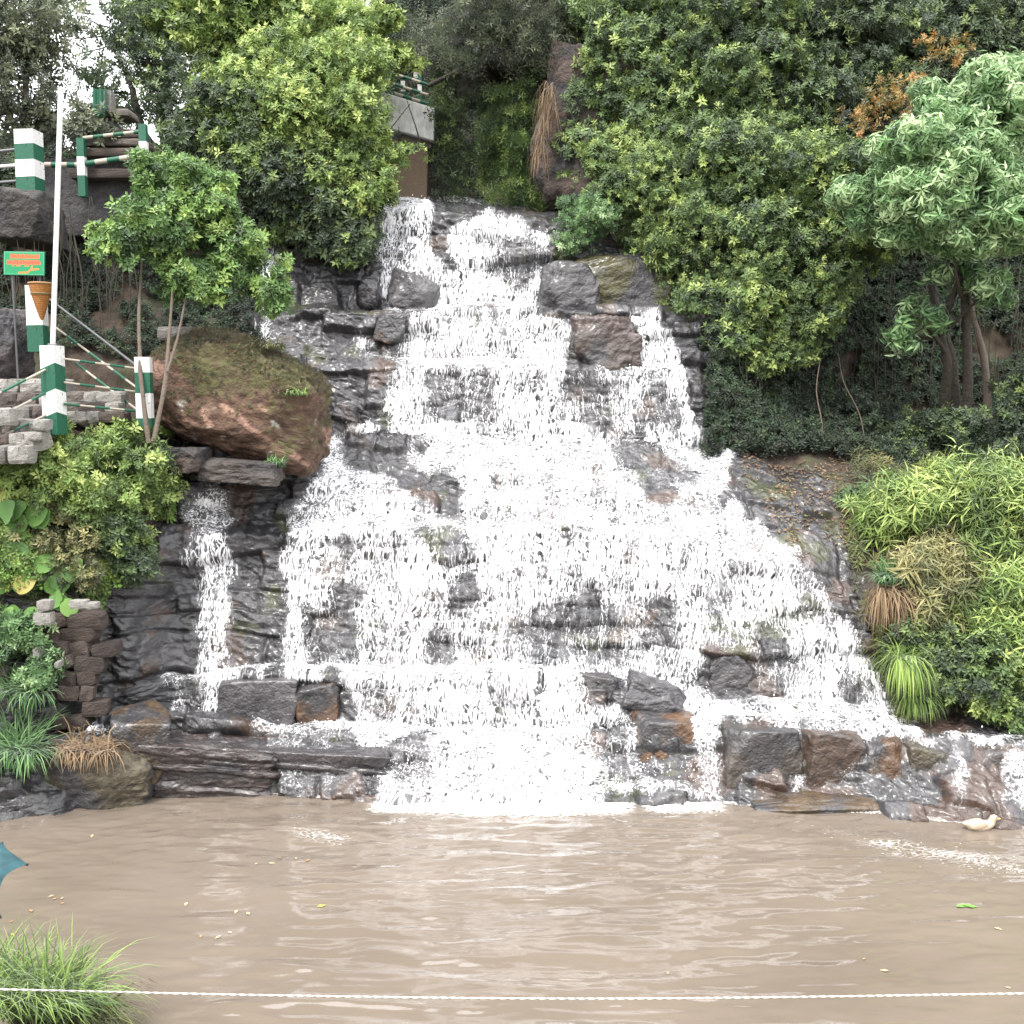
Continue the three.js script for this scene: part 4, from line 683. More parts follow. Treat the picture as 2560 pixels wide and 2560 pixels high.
// grass tufts: bent blades, rooted in one clump
function tuft(label, root, { n, len, spread = 0.25, pal = 'fresh', seed, lean = [0, 0, 0.25], fall = 0.9, wid = 0.012, name = 'grass_tuft', fresh = 0.1, tall = 0.05 }) {
  const r = rng(seed), pos = [], col = [];
  for (let k = 0; k < n; k++) {
    const a = r() * 6.28, f = new THREE.Vector3(root.x + (r() - 0.5) * spread * 2, root.y + (r() - 0.5) * tall, root.z + (r() - 0.5) * spread), L = len * (0.5 + 0.7 * r());
    const dir = new THREE.Vector3(Math.cos(a) * 0.6 + lean[0], 1 + lean[1], Math.sin(a) * 0.5 + lean[2] + r() * 0.2).normalize(), side = new THREE.Vector3(-Math.sin(a), 0, Math.cos(a));
    const c0 = pick(GREENS[pal], 0.3 + fresh + (r() - 0.5) * 0.7), at = f.clone(), S = 4;
    let prev = null;
    for (let s = 0; s <= S; s++) {
      const w = wid * (s === S ? 0.05 : 1 - 0.6 * s / S), l = at.clone().addScaledVector(side, w), q = at.clone().addScaledVector(side, -w);
      if (prev) { for (const v of [prev[0], prev[1], l, prev[1], q, l]) { pos.push(v.x, v.y, v.z); col.push(...c0); } }
      prev = [l, q];
      dir.y -= fall * (0.5 + 0.6 * r()) / S * (1 + s * 0.5); dir.normalize();
      at.addScaledVector(dir, L / S);
    }
  }
  const g = fromTriangles(pos); g.setAttribute('color', new THREE.Float32BufferAttribute(col, 3));
  const t = thing(name, label, 'grass');
  mesh('blades', g, bladeMaterial, t);
  return t;
}
const bladeMaterial = new THREE.MeshPhysicalMaterial({ vertexColors: true, roughness: 1, transmission: 0.3, thickness: 0, side: THREE.DoubleSide });
tuft('bright green arching grass tuft at the pool edge by the frame edge', W(40, 1900, 0.75), { n: 420, len: 0.85, spread: 0.25, seed: 71, lean: [0.15, 0, 0.3], fall: 1.1 });
tuft('blue green grass tuft hanging over the stone wall', W(60, 1740, 0.45), { n: 320, len: 0.6, spread: 0.3, seed: 72, pal: 'fresh', lean: [0.2, 0, 0.4], fall: 1.3, fresh: 0 });
tuft('dry tan grass drooping over the pale crusted rock', W(220, 1870, 0.7), { n: 260, len: 0.5, spread: 0.4, seed: 73, pal: 'tan', lean: [0.1, -0.4, 0.4], fall: 1.5 });
tuft('grass tuft with green top beside the broad fall', W(2225, 1455, -1.35), { n: 300, len: 0.45, spread: 0.18, seed: 74, pal: 'fresh', lean: [-0.1, 0, 0.3], fall: 1.1, fresh: 0 });
tuft('dead tan grass skirt hanging below the green topped tuft', W(2225, 1470, -1.25), { n: 260, len: 0.75, spread: 0.18, seed: 75, pal: 'tan', lean: [-0.1, -0.9, 0.5], fall: 2.4, fresh: 0.1 });
tuft('bright green grass patch between the broad fall and the dark bush', W(2262, 1640, -0.8), { n: 420, len: 0.8, spread: 0.16, seed: 76, pal: 'bright', lean: [0, -0.7, 0.4], fall: 1.9, fresh: 0.15 });
tuft('lower bright green grass just above the end of the ledge', W(2290, 1740, -0.7), { n: 260, len: 0.5, spread: 0.15, seed: 77, pal: 'bright', lean: [0, -0.6, 0.4], fall: 1.9, fresh: 0.1 });
tuft('tan grass hanging from the reddish cliff block', W(1372, 250, -8.1), { n: 170, len: 0.7, spread: 0.12, seed: 78, pal: 'tan', lean: [-0.2, -1.2, 0.2], fall: 2.8, fresh: 0, wid: 0.007, tall: 0.8 });
tuft('second lock of tan grass lower on the reddish cliff block', W(1350, 360, -8.05), { n: 90, len: 0.6, spread: 0.09, seed: 79, pal: 'tan', lean: [-0.2, -1.2, 0.2], fall: 2.8, fresh: 0, wid: 0.007, tall: 0.6 });
tuft('wispy grass on top of the mossy boulder', W(640, 872, -2.3), { n: 240, len: 0.28, spread: 0.45, seed: 80, pal: 'olive', lean: [0.1, 0, 0.3], fall: 1.2 });
tuft('small green weed tuft on the flank of the mossy boulder', W(735, 985, -1.95), { n: 140, len: 0.24, spread: 0.2, seed: 81, pal: 'bright', lean: [0.2, -0.2, 0.3], fall: 1.2 });
tuft('weed tuft growing under the mossy boulder', W(690, 1165, -1.9), { n: 110, len: 0.2, spread: 0.16, seed: 82, pal: 'fresh' });
tuft('tall foreground grass with seed stems beside the rope', W(60, 2520, 6.6), { n: 900, len: 0.8, spread: 0.45, seed: 83, pal: 'bright', lean: [0.35, 0, -0.1], fall: 1.0, wid: 0.008, fresh: 0.05 });
tuft('foreground grass fringe leaning over the water beside the tall seeding grass', W(150, 2545, 6.5), { n: 600, len: 0.55, spread: 0.4, seed: 84, pal: 'olive', lean: [0.6, -0.3, -0.1], fall: 1.1, wid: 0.008, fresh: 0.15 });

// plants with large round leaves: every leaf a part
{
  const stalk = standard(rgb(0.16, 0.2, 0.06), 0.8), r = rng(91), s = new THREE.Shape(); s.moveTo(0, 0);
  s.bezierCurveTo(0.05, -0.03, 0.1, 0.03, 0.09, 0.1); s.bezierCurveTo(0.08, 0.16, 0.03, 0.19, 0, 0.2); s.bezierCurveTo(-0.03, 0.19, -0.08, 0.16, -0.09, 0.1); s.bezierCurveTo(-0.1, 0.03, -0.05, -0.03, 0, 0);
  const leafShape = new THREE.ShapeGeometry(s, 6), lp = leafShape.attributes.position;
  for (let k = 0; k < lp.count; k++) lp.setZ(k, 0.9 * lp.getX(k) ** 2 * 2.5 - 0.8 * (lp.getY(k) - 0.08) ** 2 + 0.006 * Math.sin(lp.getY(k) * 90));
  leafShape.computeVertexNormals();
  const mats = [[0.08, 0.19, 0.035], [0.11, 0.24, 0.04], [0.15, 0.28, 0.055], [0.3, 0.26, 0.05]].map((c) => new THREE.MeshPhysicalMaterial({ color: rgb(...c), roughness: 1, transmission: 0.3, thickness: 0, clearcoat: 0.4, clearcoatRoughness: 0.35, side: THREE.DoubleSide }));
  for (const [label, spots, scale] of [
    ['broad leaved plant climbing the bank at the frame edge, its largest leaves lowest', [[10, 1250], [40, 1270], [70, 1300], [30, 1325], [60, 1350], [15, 1360], [10, 1400], [30, 1430], [45, 1455], [5, 1300], [80, 1265], [95, 1320], [20, 1290], [15, 1480]], 1.05],
    ['broad leaved plant in a column of paired leaves over the bare bank', [[145, 1430], [175, 1440], [190, 1450], [140, 1475], [160, 1480], [125, 1485], [150, 1505], [165, 1515], [185, 1535]], 0.85],
    ['small broad leaved plant with yellowing leaf between the two larger ones', [[85, 1410], [90, 1420], [40, 1475], [60, 1480]], 0.75],
    ['broad leaved plant spreading above the low bright shrub', [[15, 1560], [45, 1545], [70, 1550], [30, 1585], [55, 1575], [5, 1600]], 0.7],
  ]) {
    const t = thing('broadleaf_plant', label, 'plant'), stems = [];
    for (const [px, py] of spots) {
      const z = 0.2 + (1600 - py) * -0.0012 + r() * 0.12 - px * 0.001, p = W(px, py, z), m = mesh('leaf', leafShape, mats[Math.floor(r() * 3.15)], t);
      m.position.copy(p); m.rotation.set(-0.5 + r() * 0.5, (r() - 0.5) * 1.2, (r() - 0.5) * 2.4); m.scale.setScalar(1.75 * scale * (0.8 + 0.4 * r()));
      stems.push(tube([p, p.clone().add(new THREE.Vector3(0.01, -0.06, -0.08)), p.clone().add(new THREE.Vector3(0.02, -0.12, -0.3))], 0.006, 0.004, 5));
    }
    for (const g of stems) mesh('stalk', g, stalk, t);
  }
}

// ---------------------------------------------------------------- growth too fine to count: undergrowth, leaf litter, roots
function scatterOnCliff(name, label, category, count, ok, options) {
  const r = rng(options.seed), list = [];
  for (let tries = 0; list.length < count && tries < count * 60; tries++) {
    const v = Math.floor(r() * NX * NY), px = PX[v * 2], py = PX[v * 2 + 1];
    if (px < -80 || px > 2660 || !ok(px, py, P[v * 3], P[v * 3 + 1], P[v * 3 + 2], r)) continue;
    const nrm = new THREE.Vector3(NORMAL[v * 3], NORMAL[v * 3 + 1], NORMAL[v * 3 + 2]); if (nrm.z + nrm.y < 0) nrm.negate();
    const p = new THREE.Vector3(P[v * 3], P[v * 3 + 1], P[v * 3 + 2]).addScaledVector(nrm, (options.lift ?? 0.02) + r() * (options.depth ?? 0.1));
    const axis = nrm.multiplyScalar(0.8).add(new THREE.Vector3(r() - 0.5, (options.up ?? 0.3) + r() - 0.5, r() - 0.5)).normalize();
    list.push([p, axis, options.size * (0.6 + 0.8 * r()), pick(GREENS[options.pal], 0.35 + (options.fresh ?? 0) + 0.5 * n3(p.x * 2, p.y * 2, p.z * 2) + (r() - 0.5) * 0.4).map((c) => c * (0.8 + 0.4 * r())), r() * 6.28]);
  }
  const m = instances(name, options.geometry ?? SPRIGS[options.sprigs], options.material ?? dullLeaf, list, scene);
  m.userData = { kind: 'stuff', label, category };
}
scatterOnCliff('undergrowth', 'dark undergrowth in the hollow under the trees', 'undergrowth', 19000, (px, py, x, y, z, r) => px > 1760 && py > 560 && py < 1150 && n3(x * 1.4, y * 1.4, z) > -0.4, { seed: 101, sprigs: 'small', pal: 'deep', size: 0.95, fresh: 0.02, depth: 0.25 });  // shade of the hollow carried by the darkened leaf colour
scatterOnCliff('bank_growth', 'mixed low growth on the far bank', 'undergrowth', 3500, (px, py, x, y, z, r) => px > 2060 + Math.max(0, 1300 - py) * 0.2 + (py - 1200) * 0.3 && py > 1150 && py < 1800 && n3(x * 1.8, y * 1.8, z) > -0.1, { seed: 102, sprigs: 'bamboo', pal: 'olive', size: 0.7, fresh: 0.1, depth: 0.15 });
scatterOnCliff('bank_creepers', 'creeping growth over the near side bank', 'undergrowth', 6500, (px, py, x, y, z, r) => px < 440 - Math.max(0, py - 1250) * 0.75 && py > 1085 && py < 1560 && n3(x * 1.6, y * 1.6, z) > -0.05, { seed: 103, sprigs: 'tiny', pal: 'bright', size: 1.3, fresh: 0.1, depth: 0.14 });
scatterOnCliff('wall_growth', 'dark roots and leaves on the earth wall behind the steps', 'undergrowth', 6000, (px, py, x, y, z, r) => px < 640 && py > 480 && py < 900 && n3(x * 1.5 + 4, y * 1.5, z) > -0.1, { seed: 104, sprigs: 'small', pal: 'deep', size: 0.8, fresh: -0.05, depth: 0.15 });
{
  const tri = []; leafInto(tri, new THREE.Vector3(-0.03, 0, 0), new THREE.Vector3(1, 0, 0), UP, 0.075, 0.035, 0.3, 0.2);
  scatterOnCliff('leaf_litter', 'fallen russet leaves on the slope under the trees', 'leaf litter', 5000, (px, py, x, y, z, r) => px > 1850 + Math.max(0, py - 1200) * 0.7 && py > 1100 && py < 1400 && n3(x * 2, y * 2, z) > -0.25, { seed: 105, geometry: fromTriangles(tri), pal: 'tan', size: 0.9, depth: 0.03, up: 0.8 });
}
{ // leaves covering the hillside behind everything
  const r = rng(111), list = [], c = [[0, 1, 0]];
  while (list.length < 26000) {
    const i = r() * 199, j = r() * 169, x = lerp(-21, 21, i / 199), y = lerp(5.0, hillTop(x), j / 169), z = hillDepth(x, y), [px, py] = project(x, y, z);
    if (px < -150 || px > 2700 || py > 800 || py < -200) continue;
    const g = Math.exp(-(((x + 0.9 - (y - 10) * 0.08) / 2.0) ** 2));
    if (r() < g * 0.75) continue;
    const p = new THREE.Vector3(x, y, z + 0.05 + r() * 0.5), axis = new THREE.Vector3(r() - 0.5, 0.4 + r() - 0.5, 0.7).normalize();
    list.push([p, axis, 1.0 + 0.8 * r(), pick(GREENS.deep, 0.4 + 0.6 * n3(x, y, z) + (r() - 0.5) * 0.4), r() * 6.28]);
  }
  const m = instances('hillside_growth', SPRIGS.small, dullLeaf, list, scene); m.userData = { kind: 'stuff', label: 'dense dark growth covering the hillside behind the trees', category: 'undergrowth' };
}
{ // roots and vines hanging in the hollow, under the tree and in the gorge
  const r = rng(121), list = [];
  for (const [x0, x1, y0, y1, z, n] of [[1745, 1900, 880, 1130, -6.2, 40], [1900, 2560, 640, 1120, -8.2, 60], [1000, 1400, 0, 520, -11.2, 70], [0, 330, 480, 900, -4.6, 60], [640, 1240, 20, 200, -12, 26]]) for (let k = 0; k < n; k++) {
    const px = lerp(x0, x1, r()), py = lerp(y0, lerp(y0, y1, 0.6), r()), a = W(px, py, z + r() * 0.6), L = (0.5 + r()) * (y1 - y0) * 0.4 * perPx(z), b = a.clone().add(new THREE.Vector3((r() - 0.5) * 0.3, -L, (r() - 0.3) * 0.2));
    list.push(tube([a, a.clone().lerp(b, 0.4).add(new THREE.Vector3((r() - 0.5) * 0.2, 0, 0)), b], 0.006 + 0.012 * r() ** 2, 0.005, 5, 0.2, k));
  }
  const m = mesh('hanging_roots', merged(list), bark, scene); m.userData = { kind: 'stuff', label: 'thin roots and vines hanging in the dark hollows', category: 'roots' };
}

{ // moss and weeds growing on the crown of the big boulder
  const b = BOULDER, r = rng(131), p = b.geometry.attributes.position, q = b.geometry.attributes.normal, list = [];
  for (let tries = 0; list.length < 2600 && tries < 90000; tries++) {
    const k = Math.floor(r() * p.count), v = new THREE.Vector3().fromBufferAttribute(p, k), n = new THREE.Vector3().fromBufferAttribute(q, k), w = n.clone().applyEuler(b.rotation);
    if (w.y < 0.15 - 0.3 * n3(v.x * 2, v.y * 2, v.z * 2) || w.z < -0.3 || n3(v.x * 3, v.y * 3, v.z * 3 + 4) < -0.25) continue;
    list.push([v.addScaledVector(n, 0.005), n.add(new THREE.Vector3(r() - 0.5, r() - 0.3, r() - 0.5)).normalize(), 0.35 + 0.35 * r(), pick(r() < 0.3 ? GREENS.tan : GREENS.olive, 0.1 + 0.5 * r() + 0.4 * n3(v.x * 2, v.y * 2, v.z * 2)).map((c) => c * 0.75), r() * 6.28]);
  }
  const m = instances('moss', SPRIGS.tiny, dullLeaf, list, b); m.userData.kind = 'stuff';
}

// ---------------------------------------------------------------- steps, railings and other built things
const WORN = noiseTexture(256, (u, v) => { let s = 0; for (let k = 0, a = 0.5, p = 4; k < 5; k++, a *= 0.6, p *= 2) s += a * tiled(u * p, v * p, p, 70 + k * 17); const chip = smoothstep(s, 0.3, 0.42), k = 0.9 + 0.12 * s; return [k * (1 - 0.45 * chip), k * (1 - 0.5 * chip), k * (1 - 0.55 * chip)]; }, true);
const WHITE = standard(rgb(0.78, 0.77, 0.75), 0.7, { map: WORN, bumpMap: GRAIN, bumpScale: 0.006 }), GREEN = standard(rgb(0.008, 0.105, 0.056), 0.55, { map: WORN, bumpMap: GRAIN, bumpScale: 0.006 });
const IRON = standard(rgb(0.1, 0.1, 0.105), 0.5, { metalness: 0.4 }), RUSTY = standard(rgb(0.34, 0.3, 0.25), 0.75, { bumpMap: GRAIN, bumpScale: 0.006 });
const stoneTones = [[0.085, 0.065, 0.055], [0.115, 0.098, 0.085], [0.06, 0.046, 0.04], [0.14, 0.13, 0.12]].map((c) => standard(rgb(...c), 0.85, { bumpMap: GRAIN, bumpScale: 0.02 }));
function stoneGeometry(seed, w, h, d, chip = 0.12) { // a rough cut block
  const g = new THREE.BoxGeometry(1, 1, 1, 5, 4, 3).toNonIndexed(), p = g.attributes.position;
  for (let k = 0; k < p.count; k++) {
    let x = p.getX(k), y = p.getY(k), z = p.getZ(k); const o = seed * 7.3;
    const e = (Math.abs(x) > 0.45) + (Math.abs(y) > 0.45) + (Math.abs(z) > 0.45) - 1, f = 1 - chip * 0.3 * Math.max(0, e);
    x = x * f + chip * 0.35 * n3(x * 2 + o, y * 2, z * 2); y = y * f + chip * 0.45 * n3(x * 2, y * 2 + o, z * 2 + 5); z = z * f + chip * 0.4 * n3(x * 2 + 9, y * 2, z * 2 + o);
    p.setXYZ(k, x * w, y * h, z * d);
  }
  g.computeVertexNormals();
  return g;
}
// a square post painted in slanting green and white bands
function stripedPost(parent, foot, w, h, bands, slope, turn = 0) {
  const post = new THREE.Group(); post.name = 'post'; post.position.copy(foot); post.rotation.y = turn; parent.add(post);
  let at = 0;
  bands.forEach(([green, share], k) => {
    const y0 = at, y1 = at + share; at = y1;
    const g = new RoundedBoxGeometry(w, 1, w, 1, 0.008), p = g.attributes.position;
    for (let i = 0; i < p.count; i++) { const up = p.getY(i) > 0, s = slope * (p.getX(i) + p.getZ(i) * 0.6); const y = (up ? y1 : y0) * h + (up ? (k === bands.length - 1 ? 0 : s) : (k === 0 ? 0 : s)); p.setY(i, clamp(y, 0, h)); }
    g.computeVertexNormals();
    mesh(green ? 'green_band' : 'white_band', g, green ? GREEN : WHITE, post);
  });
  return post;
}
function stripedRail(parent, a, b, r, n, first = 0) { // a pipe with painted sleeves
  const rail = mesh('rail', rod(a, b, r), RUSTY, parent);
  for (let k = 0; k < n; k++) if (k % 2 === first) mesh('green_sleeve', rod(a.clone().lerp(b, k / n), a.clone().lerp(b, (k + 1) / n), r + 0.003), GREEN, rail);
  return rail;
}
{
  const railing = thing('stair_railing', 'green and white painted railing with two square posts at the bend of the steps', 'railing');
  const f1 = W(139, 1086, -0.55), f2 = W(364, 1066, -1.35);
  stripedPost(railing, f1, 0.25, 1.32, [[1, 0.2], [0, 0.26], [1, 0.29], [0, 0.25]], 0.38, -0.25);
  stripedPost(railing, f2, 0.23, 1.08, [[1, 0.12], [0, 0.36], [1, 0.3], [0, 0.22]], 0, 0.1);
  for (const [y0, y1, n, s] of [[897, 922, 5, 1], [956, 980, 5, 1], [1010, 1028, 5, 0]]) stripedRail(railing, W(160, y0, -0.55), W(346, y1, -1.35), 0.016, n, s);
  for (const [y0, y1, n, s] of [[920, 1012, 3, 1], [978, 1072, 4, 0], [1034, 1122, 4, 1]]) stripedRail(railing, W(122, y0, -0.5), W(-60, y1, 0.5), 0.018, n, s);
  const hand = thing('stair_handrail', 'slanting green and white handrail climbing behind the railing posts', 'railing');
  stripedRail(hand, W(138, 818, -2.6), W(346, 972, -1.5), 0.018, 7, 1);
  stripedRail(hand, W(190, 908, -2.3), W(350, 1030, -1.5), 0.018, 6, 0);
  mesh('rail', rod(W(120, 745, -2.8), W(346, 918, -1.5), 0.022), IRON, hand);
  mesh('upright', rod(W(138, 900, -2.6), W(138, 740, -2.6), 0.02), IRON, hand);
}
{ // flagpole
  const t = thing('white_pole', 'tall thin white pole rising beside the striped corner post', 'pole'), a = W(126, 1060, -0.8), b = W(152, 226, -0.8);
  mesh('shaft', rod(a, b, 0.038, 12), WHITE, t);
  mesh('cap', new THREE.SphereGeometry(0.042, 12, 8).translate(b.x, b.y, b.z), WHITE, t);
  mesh('clamp', rod(W(120, 862, -0.72), W(142, 862, -0.72), 0.02), IRON, t);
}
{ // conical basket bin on its own post, the notice above
  const t = thing('litter_bin_post', 'white and green post that carries the basket', 'post'), f = W(97, 880, -1.9);
  stripedPost(t, f, 0.26, 1.05, [[1, 0.4], [0, 0.6]], 0.02, 0.05);
  const top = W(101, 707, -1.65), tip = W(104, 800, -1.65), h = top.y - tip.y, R = 0.185;
  const bin = thing('basket', 'conical woven bamboo basket used as a litter bin', 'basket');
  const weave = noiseTexture(256, (u, v) => { const a = Math.sin(u * Math.PI * 2 * 48), b = Math.sin(v * Math.PI * 2 * 22), k = (Math.floor(u * 48) + Math.floor(v * 22)) % 2 ? a * a : b * b; return [0.42 + 0.28 * k + 0.06 * n2(u * 30, v * 30), 0.27 + 0.2 * k + 0.05 * n2(u * 30, v * 30), 0.13 + 0.1 * k]; }, true);
  const woven = standard(0xffffff, 0.85, { map: weave, bumpMap: weave, bumpScale: 0.008 });
  const cone = mesh('woven_cone', new THREE.LatheGeometry([[0.012, 0], [0.03, 0.02], [0.1, h * 0.42], [0.15, h * 0.72], [R * 0.97, h * 0.98], [R * 0.93, h * 0.98], [0.14, h * 0.72], [0.09, h * 0.42], [0.01, 0.03]].map(([x, y]) => new THREE.Vector2(x, y)), 28), woven, bin);
  cone.position.set(top.x, tip.y, top.z);
  const rim = mesh('rim', new THREE.TorusGeometry(R * 0.97, 0.014, 8, 30).rotateX(Math.PI / 2), standard(rgb(0.32, 0.19, 0.09), 0.8), bin); rim.position.set(top.x, tip.y + h * 0.98, top.z);
  const band = mesh('band', new THREE.TorusGeometry(0.152, 0.011, 8, 30).rotateX(Math.PI / 2), standard(rgb(0.14, 0.12, 0.06), 0.8), bin); band.position.set(top.x, tip.y + h * 0.7, top.z);
  mesh('hook', rod(new THREE.Vector3(top.x, top.y - 0.1, top.z - R + 0.03), new THREE.Vector3(f.x, top.y - 0.1, f.z), 0.012), IRON, bin);
  const sign = thing('notice_board', 'green notice board with three lines of blurred orange lettering', 'sign');
  const c = W(61, 659, -1.8), w = 106 * perPx(-1.8), hh = 58 * perPx(-1.8), cv = document.createElement('canvas'); cv.width = 512; cv.height = 288;
  const x = cv.getContext('2d'); x.fillStyle = '#067a4c'; x.fillRect(0, 0, 512, 288); x.strokeStyle = '#4e9c7c'; x.lineWidth = 6; x.strokeRect(6, 6, 500, 276);
  const rr = rng(3), line = (x0, x1, y, hgt, col) => { x.strokeStyle = col; x.lineWidth = 11; x.lineCap = 'round'; for (let q = x0; q < x1; q += 27) { if (rr() < 0.1) continue; x.beginPath(); x.moveTo(q, y + hgt); x.lineTo(q, y); x.lineTo(q + 17, y + (rr() < 0.5 ? 0 : hgt * 0.5)); x.lineTo(q + 15, y + hgt); if (rr() < 0.5) { x.moveTo(q, y + hgt / 2); x.lineTo(q + 16, y + hgt / 2); } x.stroke(); } };
  line(84, 455, 32, 44, '#e2512a'); line(42, 455, 108, 46, '#e4452c'); line(110, 300, 165, 14, '#c8622f');
  x.strokeStyle = '#d8702c'; x.lineWidth = 20; x.beginPath(); x.moveTo(190, 262); x.lineTo(300, 258); x.lineTo(345, 224); x.lineTo(440, 212); x.moveTo(345, 224); x.lineTo(362, 180); x.stroke();
  const face = new THREE.CanvasTexture(cv); face.colorSpace = THREE.SRGBColorSpace;
  const board = mesh('board', new RoundedBoxGeometry(w, hh, 0.025, 2, 0.008), standard(rgb(0.01, 0.17, 0.09), 0.6), sign); board.position.copy(c); board.rotation.set(-0.05, -0.1, -0.035);
  const print = mesh('lettering', new THREE.PlaneGeometry(w * 0.97, hh * 0.95), standard(0xffffff, 0.65, { map: face }), board); print.position.z = 0.0165;
  for (const s of [-1, 1]) mesh('leg', rod(new THREE.Vector3(c.x + s * w * 0.32, c.y + hh * 0.3, c.z - 0.04), new THREE.Vector3(c.x + s * w * 0.32, 5.4, c.z - 0.1), 0.02), IRON, sign);
}
{ // stone steps by the railing: each stone its own mesh
  const r = rng(141), steps = thing('stone_steps', 'rough stone steps with whitewashed edges beside the railing', 'steps'), white = standard(rgb(0.3, 0.285, 0.26), 0.85, { map: WORN, bumpMap: GRAIN, bumpScale: 0.02 });
  const shapes = [1, 2, 3, 4, 5].map((s) => stoneGeometry(s, 1, 1, 1, 0.22));
  const put = (px, py, z, w, h, d, m) => { const s = mesh('stone', shapes[Math.floor(r() * 5)], m, steps); s.position.copy(W(px, py, z)); s.scale.set(w * perPx(z), h * perPx(z), d); s.rotation.y = (r() - 0.5) * 0.3; };
  for (const [py, z, x0, x1, h] of [[968, -1.9, -40, 130, 26], [1002, -1.5, -40, 120, 26], [1036, -1.0, -60, 110, 30], [1070, -0.5, -60, 96, 30], [1104, -0.1, -60, 70, 30], [1136, 0.25, -60, 40, 30]]) {
    for (let x = x0; x < x1;) { const w = 30 + r() * 34; put(x + w / 2, py, z, w * 1.06, h * 1.5, 0.6, (x + w >= x1 - 6 && r() < 0.7) || r() < 0.06 ? white : stoneTones[Math.floor(r() * 4)]); x += w; }
  }
  for (const [px, py, w, h] of [[10, 1042, 56, 44], [48, 1098, 34, 30], [108, 1062, 30, 26], [98, 1090, 34, 22], [60, 1112, 34, 24], [25, 1142, 36, 22]]) put(px, py, 0.1, w, h, 0.3, white);
  const landing = thing('stone_landing', 'low wall of pale stones between the two railing posts', 'wall');
  for (const [py, x0, x1, h, z] of [[995, 178, 262, 26, -1.7], [1020, 168, 300, 24, -1.5], [1042, 166, 290, 24, -1.4]]) for (let x = x0; x < x1;) { const w = 26 + r() * 40, s = mesh('stone', shapes[Math.floor(r() * 5)], r() < 0.55 ? white : stoneTones[Math.floor(r() * 4)], landing); s.position.copy(W(x + w / 2, py, z)); s.scale.set(w * perPx(z) * 1.05, h * perPx(z) * 1.2, 0.4); x += w; }
  const wallTones = [[0.05, 0.036, 0.03], [0.068, 0.05, 0.042], [0.038, 0.028, 0.024]].map((c) => standard(rgb(...c), 0.85, { bumpMap: GRAIN, bumpScale: 0.03 }));
  // dry stone retaining wall low on the bank
  const wall = thing('retaining_wall', 'dry stone retaining wall of brown blocks above the bright grass', 'wall');
  for (let py = 1548; py < 1810; py += 36) for (let x = 95 + (py % 72 ? 0 : -18); x < 238;) {
    const w = 30 + r() * 62; if (r() < 0.12) { x += w; continue; } const z = 0.12 - (1800 - py) * 0.0008, s = mesh('stone', shapes[Math.floor(r() * 5)], [0, 2, 2, 1][Math.floor(r() * 4)] !== undefined ? wallTones[Math.floor(r() * 3)] : wallTones[0], wall);
    s.position.copy(W(x + w / 2, py + (r() - 0.5) * 6, z + (r() - 0.5) * 0.08)); s.scale.set(w * perPx(z) * 0.99, (32 + r() * 12) * perPx(z) * 1.02, 0.35); s.rotation.z = (r() - 0.5) * 0.4; s.rotation.y = (r() - 0.5) * 0.5; x += w;
  }
  for (const [px, py, w, h] of [[115, 1512, 34, 26], [112, 1545, 46, 32], [200, 1510, 44, 22], [232, 1513, 30, 16], [96, 1630, 16, 24], [148, 1660, 12, 16]]) { const s = mesh('pale_stone', shapes[Math.floor(r() * 5)], white, wall); s.position.copy(W(px, py, 0.42)); s.scale.set(w * perPx(0.4), h * perPx(0.4), 0.2); }
  const ledgeStone = mesh('stone', shapes[1], stoneTones[3]); ledgeStone.position.copy(W(456, 836, -3.6)); ledgeStone.scale.set(104 * perPx(-3.6), 34 * perPx(-3.6), 0.5);
  const l2 = shadow(ledgeStone); thing('kerb_stone', 'long grey kerb stone on the earth just behind the mossy boulder', 'stone', null, l2);
}
